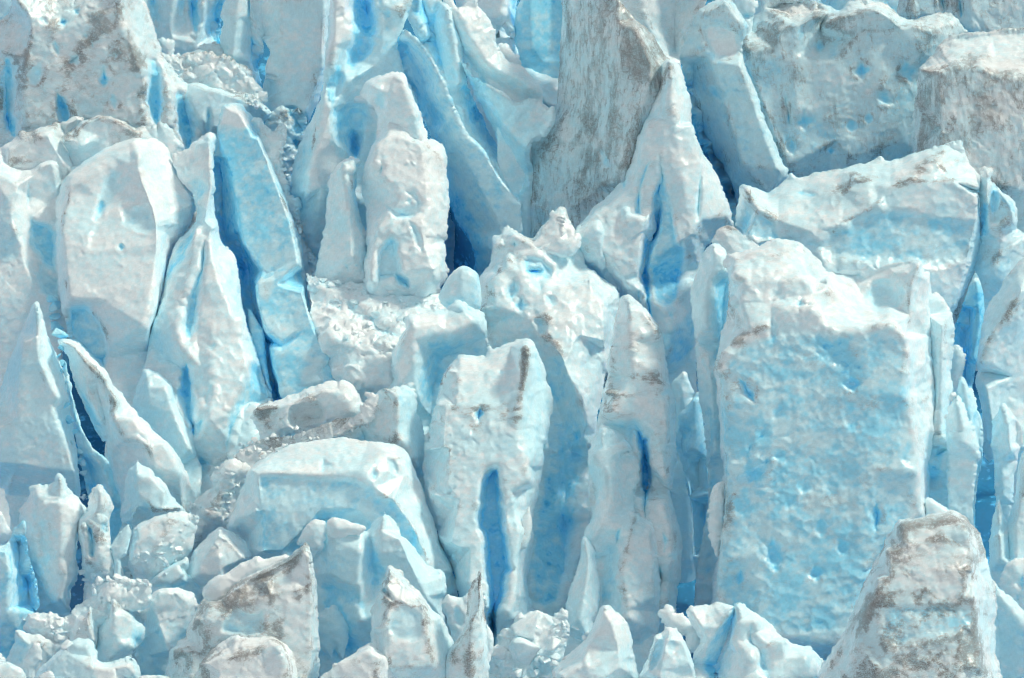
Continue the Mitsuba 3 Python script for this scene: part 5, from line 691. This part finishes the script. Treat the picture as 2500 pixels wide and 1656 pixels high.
# ------------------------------------------------------------------ lower left tangle
S('ice_slab', 'smooth grey-white ice pyramid left of the rounded block', 1400, 'G1175,930 1195,850 1220,775 1300,695 1360,640 1402,605 1445,625 1500,660 1545,695 1590,750 1620,800 1600,860 1500,950 1380,1050 1200,1050', od=25, blue=.12, dirt=.12, scal=.5, feats=[(-40, '1405,625 1330,750 1260,900'), (-30, '1480,700 1560,800'), (-50, '1400,800 1420,920')], dirts=[('1225,760 1300,690', 10, .3)])
S('ice_slab', 'pale ice slab with a dirty lower rim, behind the white wedge in the lower left', 1420, 'G950,960 1000,910 1080,850 1150,825 1195,790 1200,860 1185,900 1280,920 1340,960 1300,1000 1260,1150 1200,1180 960,1100', od=15, blue=.2, dirt=.16, scal=.5, feats=[(-20, '1000,930 1100,870 1180,830'), (-30, '*1090,965 1170,910')], hollows=[('980,960 1100,970 1190,930 1300,960 1250,1080 1200,1010 1020,990', 4, .25, -.1, 10)])
S('ice_wedge', 'white ice wedge narrowing downwards, sunlit, in the lower left', 1560, 'G945,1070 980,1030 1015,1000 1060,994 1130,1000 1180,1015 1222,1030 1245,1070 1256,1100 1235,1150 1210,1210 1200,1300 1130,1380 1080,1420 1080,1700 850,1700 870,1380 890,1310 920,1230 940,1150', od=20, blue=.1, dirt=.08, scal=.5, feats=[(-30, '960,1080 990,1140 1010,1220 1050,1310 1080,1390'), (-25, '1020,1020 1120,1020'), (0, '1200,1080 1180,1250 1120,1360'), (0, '920,1300 960,1450')], hollows=[('950,1090 1000,1200 1050,1320 1080,1420 1060,1568 880,1568 890,1320 930,1200', 4, .25, .04, 8), ('1200,1180 1200,1300 1090,1380 1100,1320', 4, .3, 0, 12)])
S('ice_wedge', 'grey-blue ice wedge with a blue lower right side, between the striped and white wedges', 1620, 'G694,1110 700,1075 718,1053 745,1058 775,1075 810,1120 850,1160 890,1205 930,1240 926,1300 910,1350 855,1395 835,1450 820,1700 620,1700 600,1450 612,1330 622,1260 650,1200 685,1160', od=20, blue=.2, dirt=.2, scal=.6, feats=[(-40, '720,1080 720,1250 760,1350 840,1380'), (-20, '830,1180 850,1300'), (-30, '660,1300 700,1500')], hollows=[('850,1220 925,1245 915,1340 850,1380 820,1330', 4, .32, -.1, 10)], dirts=[('760,1090 830,1150', 12, .3), ('830,1360 850,1380', 14, .35)])
S('ice_wedge', 'striped grey ice wedge, leftmost of the lower left wedges', 1630, 'G440,1330 455,1270 462,1240 485,1200 515,1150 540,1130 560,1135 578,1108 590,1150 605,1200 622,1260 620,1340 600,1400 640,1440 600,1480 560,1700 440,1700 430,1400', od=15, blue=.14, dirt=.26, scal=.5, mat='streaked', feats=[(-30, '*575,1130 560,1200 580,1280 610,1350'), (-20, '500,1200 480,1320')], dirts=[('510,1160 540,1140', 12, .4), ('460,1240 455,1290', 8, .4)])
S('ice_slab', 'white ice slab standing behind the grey-blue wedges in the lower left', 1520, 'G580,1100 600,1060 630,1020 670,990 700,992 760,1010 800,1035 830,1010 870,1005 910,990 950,1000 940,1080 920,1190 900,1260 700,1300 600,1240', od=15, blue=.1, dirt=.12, scal=.7, feats=[(-20, '610,1080 680,1010 760,1030'), (-30, '820,1040 860,1120 900,1160')], dirts=[('930,1000 940,1060 900,1160', 14, .35)], cuts=[('790,1060 780,1140', 9, 20, .1)])
S('spiked_ice_column', 'grey-shaded ice column with a little white spike on top, lower left', 1400,
  'G128,500 140,470 185,445 195,400 188,345 230,340 300,347 325,325 350,318 362,285 375,262 395,272 405,310 430,360 470,400 505,425 530,460 548,492 530,530 510,600 492,700 482,800 500,900 450,1000 440,1100 470,1250 380,1300 200,1250 230,1150 240,1090 220,1000 190,940 150,830 130,720 138,600', od=30, blue=.15, dirt=.16, scal=.9, rough=1.4,
  feats=[(-30, '380,290 385,390 378,440'), (-45, '380,450 385,560 390,700 385,800'), (-50, '400,860 410,940 380,1060'), (-20, '250,420 230,600 260,800 300,1000'), (-20, '480,500 470,650 460,800')], hollows=[('395,440 460,410 540,490 500,700 490,880 430,980 400,870 400,640', 0, -.12, -.12, 8), ('240,560 300,540 330,760 320,900 270,860 240,700', 12, .12, .04, 12)], dirts=[('320,540 350,600 350,690', 26, .3), ('210,780 230,880', 18, .25), ('340,880 350,930', 14, .25)], cuts=[('445,960 440,1020 450,1060', 10, 16, .4), ('490,640 480,800', 9, 12, .3)])
S('hollowed_ice_column', 'ice column hollowed by tall blue windows, right of the spiked column', 1420,
  'G556,510 570,450 572,400 590,360 630,342 650,360 690,400 715,430 722,455 732,472 715,520 702,560 700,640 702,690 720,760 750,820 775,890 780,950 700,1000 560,960 525,880 530,800 505,680 498,640 510,580 535,540', od=20, blue=.14, dirt=.2, scal=.9, rough=1.3, feats=[(-30, '640,370 640,480 600,560'), (-35, '640,570 620,650 640,780'), (-35, '525,600 540,700 560,820'), (-20, '700,700 720,820'), (-30, '600,840 680,880')], hollows=[('545,580 590,590 612,640 612,740 605,805 570,795 560,730 560,660 540,630', 34, .38, -.15, 6), ('640,560 680,580 690,640 670,660 640,640 622,620', 24, .35, -.15, 6)], dirts=[('650,690 640,740 620,790', 22, .45), ('580,370 560,480', 10, .3), ('720,440 725,500', 9, .35), ('525,590 510,640', 8, .35)])
S('ice_chunk', 'bluish sliver of ice leaning in the gap right of the hollowed column', 1440, 'G700,730 740,670 790,600 832,575 838,640 820,720 808,780 785,795 765,800 760,850 775,900 740,860 715,790', blue=.3, dirt=.0, bulge=16, edge=6, extend=30)
S('dirty_ice_slab', 'dirty-topped ice slab with rubble crumbling over it, below the leaning dirty-rimmed fin', 1400, 'G820,830 828,760 838,680 845,615 870,590 940,560 1020,535 1100,518 1160,514 1250,530 1275,560 1240,620 1230,700 1200,800 1100,1000 880,1000', od=20, blue=.1, dirt=.24, scal=.8, rough=1.6, feats=[(-20, '850,620 960,580 1100,540'), (-40, '860,700 940,660 1040,660'), (-40, '850,800 920,840')], hollows=[('838,620 900,590 890,700 860,760 830,780', 0, .15, -.2, 8)])
S('angular_ice_block', 'angular grey-white ice block at the bottom left with a dirty side', 1640, 'G95,1340 100,1290 110,1267 150,1278 200,1287 250,1283 300,1318 350,1340 400,1352 380,1390 340,1440 280,1500 240,1568 100,1700 20,1568 45,1450 70,1390', od=10, blue=.1, dirt=.14, scal=.4, feats=[(-20, '110,1280 180,1360 240,1330'), (-20, '200,1360 150,1480 130,1568')], hollows=[('110,1280 200,1360 140,1480 60,1470', 0, .2, -.1, 6)], dirts=[('260,1370 300,1400 290,1460', 30, .35), ('240,1330 330,1360', 14, .2)])
S('white_ice_slab', 'smooth white ice slab leaning in front of the angular block at the bottom left', 1660, 'G130,1500 150,1450 190,1370 215,1340 250,1345 270,1400 265,1450 240,1500 200,1540 160,1540', blue=.04, dirt=.04, bulge=16, edge=8, extend=40)
S('dirty_ice_lump', 'grey ice lump in the very bottom left corner', 1720, 'G-100,1440 10,1470 40,1465 90,1480 130,1500 160,1540 170,1600 200,1800 -200,1800', blue=.16, dirt=.3, bulge=24, edge=10)
S('snow_lump', 'white snow bump at the left edge of the bottom, above the corner lump', 1680, 'G-200,1400 -20,1405 20,1435 32,1470 20,1500 -200,1560', blue=.05, dirt=.03, bulge=20, extend=30)
# ------------------------------------------------------------------ slopes of crumbled ice that carry the rubble
def bank(name, label, lay, outline, **kw):
    key = numbered(name)
    labels[key] = dict(label=label, kind='structure')
    ice(key, lay, outline, **{**dict(rough=1.2, scal=.3, crumble=1.6, edge=4, extend=200), **kw})
bank('snow_slope', 'white slope of crumbled ice in the hollow left of the central mass', 960,
  'D1950,360,150 1990,385,150 2100,420,140 2200,440,130 2352,450,130 E300,470,130 420,440,130 520,480,130 640,500,120 720,520,110 760,520,110 870,545,80 1000,640 1000,1100 430,1200 300,1500 D2100,1400 2150,1150 2000,760', blue=.09, dirt=.12, od=20,
  feats=[(90, 'D2040,450 2200,490 E300,520 600,540'), (40, 'D2100,640 E100,640 400,660'), (-40, 'D2120,800 E100,820 400,840'), (-80, 'D2250,1050 E200,1080 400,1080')], cuts=[('E140,570 160,620 220,650 300,660', 16, 26, .3), ('E280,660 330,730 430,770', 16, 30, .4), ('E0,560 60,560 80,600', 12, 20, .35), ('E190,560 190,600', 12, 14, .3), ('D2090,870 E20,900 200,920', 30, 10, .1)])
bank('rubble_ridge', 'ridge of dirty white ice rubble running down from the dirty boulder to the lower left', 1250,
  'D1480,1560 1560,1500 1620,1440 1700,1420 1880,1400 2080,1330 2140,1300 2290,1270 2352,1150 E240,1130 330,1140 300,1300 100,1400 G1760,120 1620,230 1560,340 1520,430 1470,560 1440,620 1400,620 1300,720 1200,850 960,960 700,1100 600,1000 640,880 800,880 900,780 1000,690 1220,520 1200,470 1270,420 1350,350 1330,280 1380,240 1440,190', blue=.07, dirt=.3, od=20,
  feats=[(40, 'D1700,1460 2000,1380 2250,1290'), (-20, 'G1480,200 1420,350 1360,500 1250,650'), (-30, 'G1000,800 850,920')])
bank('snow_slope', 'crumbled snow at the foot of the spires along the bottom centre', 1560,
  'H1040,1400 1100,1300 1200,1200 1320,1150 1420,1180 1520,1130 1540,1250 1500,1450 1450,1700 1000,1800', blue=.12, dirt=.03, bulge=40)
bank('snow_slope', 'crumbled ice and snow spilling along the lower left corner', 1600,
  'G180,1180 240,1150 420,1200 500,1100 640,950 800,930 960,950 960,1100 640,1250 450,1350 300,1340 150,1260', blue=.1, dirt=.12, bulge=30)
bank('rubble_hollow', 'shaded hollow of grey rubble between the pitted peak and the tall wall', 370,
  'A1000,330 1150,380 1300,330 1430,380 1600,500 1720,620 1600,800 1250,700 1130,540', blue=.12, dirt=.34, bulge=20, extend=60)
# ------------------------------------------------------------------ loose blocks
_rng = np.random.default_rng(11)


def block(name, label, cat, group, x, y, r, blue=.08, dirt=.08, squash=.75, mat='plain', lift=.4):
    """a loose broken block: a rounded random polyhedron resting at photo pixel (x, y), r photo pixels in radius"""
    import trimesh
    key = numbered(name)
    labels[key] = dict(label=label, category=cat)
    if group:
        labels[key]['group'] = group
    n = 8 if r < 14 else 11
    q = _rng.normal(size=(n, 3))
    q /= np.linalg.norm(q, axis=1, keepdims=True)
    q *= _rng.uniform(.75, 1.15, (n, 1)) * [1.1, 1.0, squash]
    m = trimesh.convex.convex_hull(q)
    k = 3 if r > 13 else 2
    for _ in range(k):
        m = m.subdivide()
    v, f = np.array(m.vertices), np.array(m.faces)
    fl = v.copy()
    nb = [np.array(a) for a in m.vertex_neighbors]
    for _ in range(1):
        fl = 0.5 * fl + 0.5 * np.array([fl[a].mean(0) for a in nb])
    a = _rng.uniform(0, 6.28)
    fl = fl @ np.array([[math.cos(a), -math.sin(a), 0], [math.sin(a), math.cos(a), 0], [0, 0, 1]]).T
    v = fl * r * M + at(x, y, min(resting(x, y + .5 * r), resting(x, y)) - lift * r)
    nrm = vertex_normals(v, f)
    h = (0.16 * (meshkit.fbm(v / (r * M * .9), 3, 3) - .5) + .06 * (meshkit.fbm(v / (r * M * .22), 2, 4) - .5)) * r * M
    v = v + nrm * h[:, None]
    uv = np.stack([np.full(len(v), blue) + 1e-4 * np.sin(7 * v[:, 0]), np.full(len(v), dirt) + 1e-4 * np.cos(9 * v[:, 2])], 1)
    scene[key] = mikit.ply((v, f), 'ice_' + mat, smooth=True, uv=uv)
    return key


ORD = 'first second third fourth fifth sixth seventh eighth ninth tenth eleventh twelfth thirteenth fourteenth fifteenth sixteenth seventeenth eighteenth nineteenth twentieth'.split()


CRUMBS = {}


def heap(crop_pts, r0, r1, per, what, group, blue=.08, dirt=.08, spread=12, key='ice_chunk'):
    """loose chunks scattered along a traced line, each an object of its own, told apart by their order from the left"""
    line = resample(P(crop_pts), per)
    spots = sorted((x + _rng.uniform(-spread, spread), y + _rng.uniform(-spread, spread)) for x, y, _ in line)
    for x, y, _ in resample(P(crop_pts), 2.2):
        x, y = x + _rng.normal() * 16, y + _rng.normal() * 13
        if 'dark gap' in group:
            continue
        CRUMBS.setdefault(group, []).append((x, y, 1.2 + 1.1 * min(_rng.pareto(1.6), 6.0), resting(x, y)))
    for i, (x, y) in enumerate(spots):
        r = _rng.uniform(r0, r1)
        kind, place = what.split('|')
        lab = f'{kind} {place}, {ORD[i]} from the left' if len(spots) <= 20 else f'{kind} {place}, {ORD[i // 2]} pair from left, {"left" if i % 2 == 0 else "right"}'
        block(key, lab, 'ice chunk', group, x, y, r, blue * _rng.uniform(.5, 1.6), dirt * _rng.uniform(.3, 1.8))


G1 = 'loose chunks on the dirty rubble ridge'
heap('D1560,1500 1620,1460 1700,1440 1800,1440 1900,1410 2000,1390', 5, 13, 14, 'dirty chunk|in the row under the dirt-blackened boulder', G1, .06, .3, spread=12)
heap('G1460,170 1420,230 1380,280 1480,260 1540,290 1500,340 1420,350 1440,420', 6, 15, 15, 'dirty chunk|at the top of the rubble ridge', G1, .05, .22, spread=10)
heap('G1480,400 1440,480 1400,540 1340,600 1380,500 1320,560 1290,640', 5, 13, 14, 'dirty chunk|beside the shaded flank of the rounded block', G1, .05, .24, spread=10)
heap('G1260,470 1230,540 1200,600 1140,680 1100,720 1040,760 1000,720 960,740', 6, 15, 16, 'dirty chunk|halfway down the rubble ridge', G1, .06, .32, spread=12)
heap('G1180,740 1100,790 1040,820 980,800 900,800 860,850', 6, 14, 16, 'dirty chunk|at the foot of the rubble ridge', G1, .06, .26, spread=12)
heap('G1600,110 1680,80 1760,90 1820,60 1700,140 1640,150', 5, 12, 14, 'dirty chunk|above the crown of the rounded block', G1, .06, .24, spread=8)
G2 = 'loose chunks in the white hollow left of the central mass'
heap('E-60,400 40,440 140,470 220,480 300,500 420,480 520,490', 6, 14, 17, 'white chunk|in the top row of the snowy hollow', G2, .1, .16, spread=10)
heap('E40,540 160,560 260,580 380,560 480,540 600,540 680,560', 7, 17, 19, 'white chunk|in the second row of the snowy hollow', G2, .1, .06, spread=12)
heap('E20,680 120,690 240,660 340,640 460,640', 8, 18, 22, 'white chunk|in the third row of the snowy hollow', G2, .12, .05, spread=12)
heap('E100,760 220,760 320,790 400,800', 8, 16, 22, 'white chunk|in the lowest row of the snowy hollow', G2, .14, .08, spread=12)
G3 = 'snow chunks at the foot of the spires'
heap('H1090,1440 1160,1500 1240,1540 1330,1560 1420,1540 1480,1500', 9, 19, 20, 'white chunk|in the front row of the bottom-centre snow heap', G3, .06, .02, spread=12)
heap('H1150,1400 1230,1420 1330,1440 1420,1440 1480,1420', 9, 20, 21, 'white chunk|in the middle row of the bottom-centre snow heap', G3, .08, .02, spread=12)
heap('H1440,1240 1470,1200 1500,1160 1520,1200 1460,1290 1480,1330', 5, 11, 14, 'shaded blue-white chunk|at the right end of the bottom-centre snow heap', G3, .14, .02, spread=8)
heap('H1590,1270 1630,1290 1650,1320 1600,1330', 8, 15, 16, 'white chunk|between the small spire and the pale pyramid', G3, .06, .02, spread=6)
for x, y, r, lb in [(1290, 1225, 46, 'large rounded white ice boulder on top of the snow heap at bottom centre'), (1270, 1380, 44, 'large white ice boulder in the middle of the snow heap at bottom centre'), (1435, 1360, 28, 'pale blue angular ice boulder at the right of the snow heap at bottom centre'), (1100, 1400, 26, 'cream-tipped ice boulder at the left end of the snow heap beside the thin dark fin')]:
    q = P(f'H{x},{y}')[0]
    block('ice_boulder', lb, 'ice boulder', None, q[0], q[1], r, .08, .02, .8)
G4 = 'ice blocks stacked in the left crevasse'
for i, (x, y, r) in enumerate([(325, 530, 17), (345, 575, 18), (355, 640, 17), (360, 700, 18), (372, 760, 22), (398, 830, 12), (375, 890, 9), (402, 935, 10), (388, 990, 9), (415, 1050, 9), (430, 1130, 10), (420, 1210, 14), (445, 1290, 17), (470, 1370, 12), (455, 1440, 9), (500, 1500, 11), (515, 1560, 12)]):
    q = P(f'D{x},{y}')[0]
    block('crevasse_ice_block', f'blue-white block in the crevasse beside the left pyramid, {ORD[i]} from the top', 'ice block', G4, q[0], q[1], r * 1.1, .6, 0, .8, lift=.2)
for x, y, r, i in [(520, 190, 14, 'upper'), (540, 260, 13, 'lower')]:
    q = P(f'G{x},{y}')[0]
    block('crevasse_ice_block', f'blue block deep in the crevasse above the hollowed column, the {i} of two', 'ice block', G4, q[0], q[1], r, .3, 0, .9)
G5 = 'loose chunks in the lower left tangle'
heap('G680,930 740,920 800,950 860,950 900,960 940,970', 8, 17, 18, 'grey-white chunk|below the hollowed column', G5, .08, .18, spread=8)
heap('G560,940 600,990 640,940 540,900', 8, 15, 18, 'white chunk|under the foot of the hollowed column', G5, .08, .1, spread=8)
heap('G180,1200 260,1210 330,1250 400,1300 440,1340 360,1240 420,1190', 8, 18, 19, 'white chunk|below the spiked column at bottom left', G5, .08, .12, spread=8)
heap('G830,860 860,900 820,920', 8, 13, 16, 'dirty chunk|beside the dark cleft at lower left', G5, .06, .3, spread=6)
heap('G540,410 520,420', 7, 9, 10, 'tiny white chunk|between the spiked and hollowed columns', G5, .06, .05, spread=3)
heap('A1620,640 1680,650 1640,690 1560,600', 5, 10, 12, 'grey chunk|in the shaded hollow below the deep blue slit', 'loose chunks in the shaded hollow', .1, .4, spread=8)
heap('A1080,400 1110,440 1150,470', 6, 10, 14, 'grey chunk|beside the right shoulder of the pitted peak', 'loose chunks in the shaded hollow', .1, .2, spread=6)
heap('D1985,300 1965,220 1950,110 1945,30 1990,350', 6, 12, 14, 'white chunk|low in the gap right of the blue slab', 'loose chunks in the dark gap', .12, .25, spread=3)
heap('A1880,1300 1900,1400 1915,1500 1790,960 1850,1080', 6, 13, 14, 'white chunk|high in the gap right of the blue slab', 'loose chunks in the dark gap', .12, .25, spread=3)
import trimesh
_ico = trimesh.creation.icosahedron()
for group, spots in CRUMBS.items():
    vs, fs = [], []
    for x, y, r, w in spots:
        q = _ico.vertices * _rng.uniform(.6, 1.3, (12, 1)) * _rng.uniform(.6, 1.2, 3)
        vs.append(q * r * M + at(x, y, w - .4 * r))
        fs.append(_ico.faces + 12 * len(fs))
    v = np.vstack(vs)
    k = numbered('ice_crumbs')
    scene[k] = mikit.ply((v, np.vstack(fs)), 'ice_plain', smooth=False, uv=np.stack([.08 + 1e-4 * np.sin(9 * v[:, 0]), .12 + 1e-4 * np.cos(9 * v[:, 2])], 1))
    labels[k] = dict(label='crumbs of broken ice strewn among the ' + group, kind='stuff')
# ------------------------------------------------------------------ the glacier that everything stands on
xs = np.concatenate([np.arange(-9000, -600, 300), np.arange(-600, 3100, 40), np.arange(3100, 11600, 300)])
ys = np.concatenate([np.arange(-700, -300, 100), np.arange(-300, 2100, 40), np.arange(2100, 2700, 100)])
gx, gy = np.meshgrid(xs, ys)
v = at(gx, gy, 1.1 * (1000 - gy) + 430).reshape(-1, 3)
v[:, 2] += 5 * (meshkit.fbm(v / 9.0, 3, 77) - .5)
ny, nx = gx.shape
i = (np.arange(ny - 1)[:, None] * nx + np.arange(nx - 1)[None]).ravel()
f = np.vstack([np.stack([i, i + nx, i + 1], 1), np.stack([i + 1, i + nx, i + nx + 1], 1)])
scene['glacier'] = mikit.ply((v, f), 'ice_plain', smooth=True, uv=np.stack([1.2 + 1e-4 * np.sin(v[:, 0]), .05 + 1e-4 * np.cos(v[:, 2])], 1))  # navy tier, so the darkness of the gaps is in the colour
labels['glacier'] = dict(label='blue glacier ice seen deep in the crevasses', kind='structure')
print('triangles', TRIS[0], 'objects', len(scene))
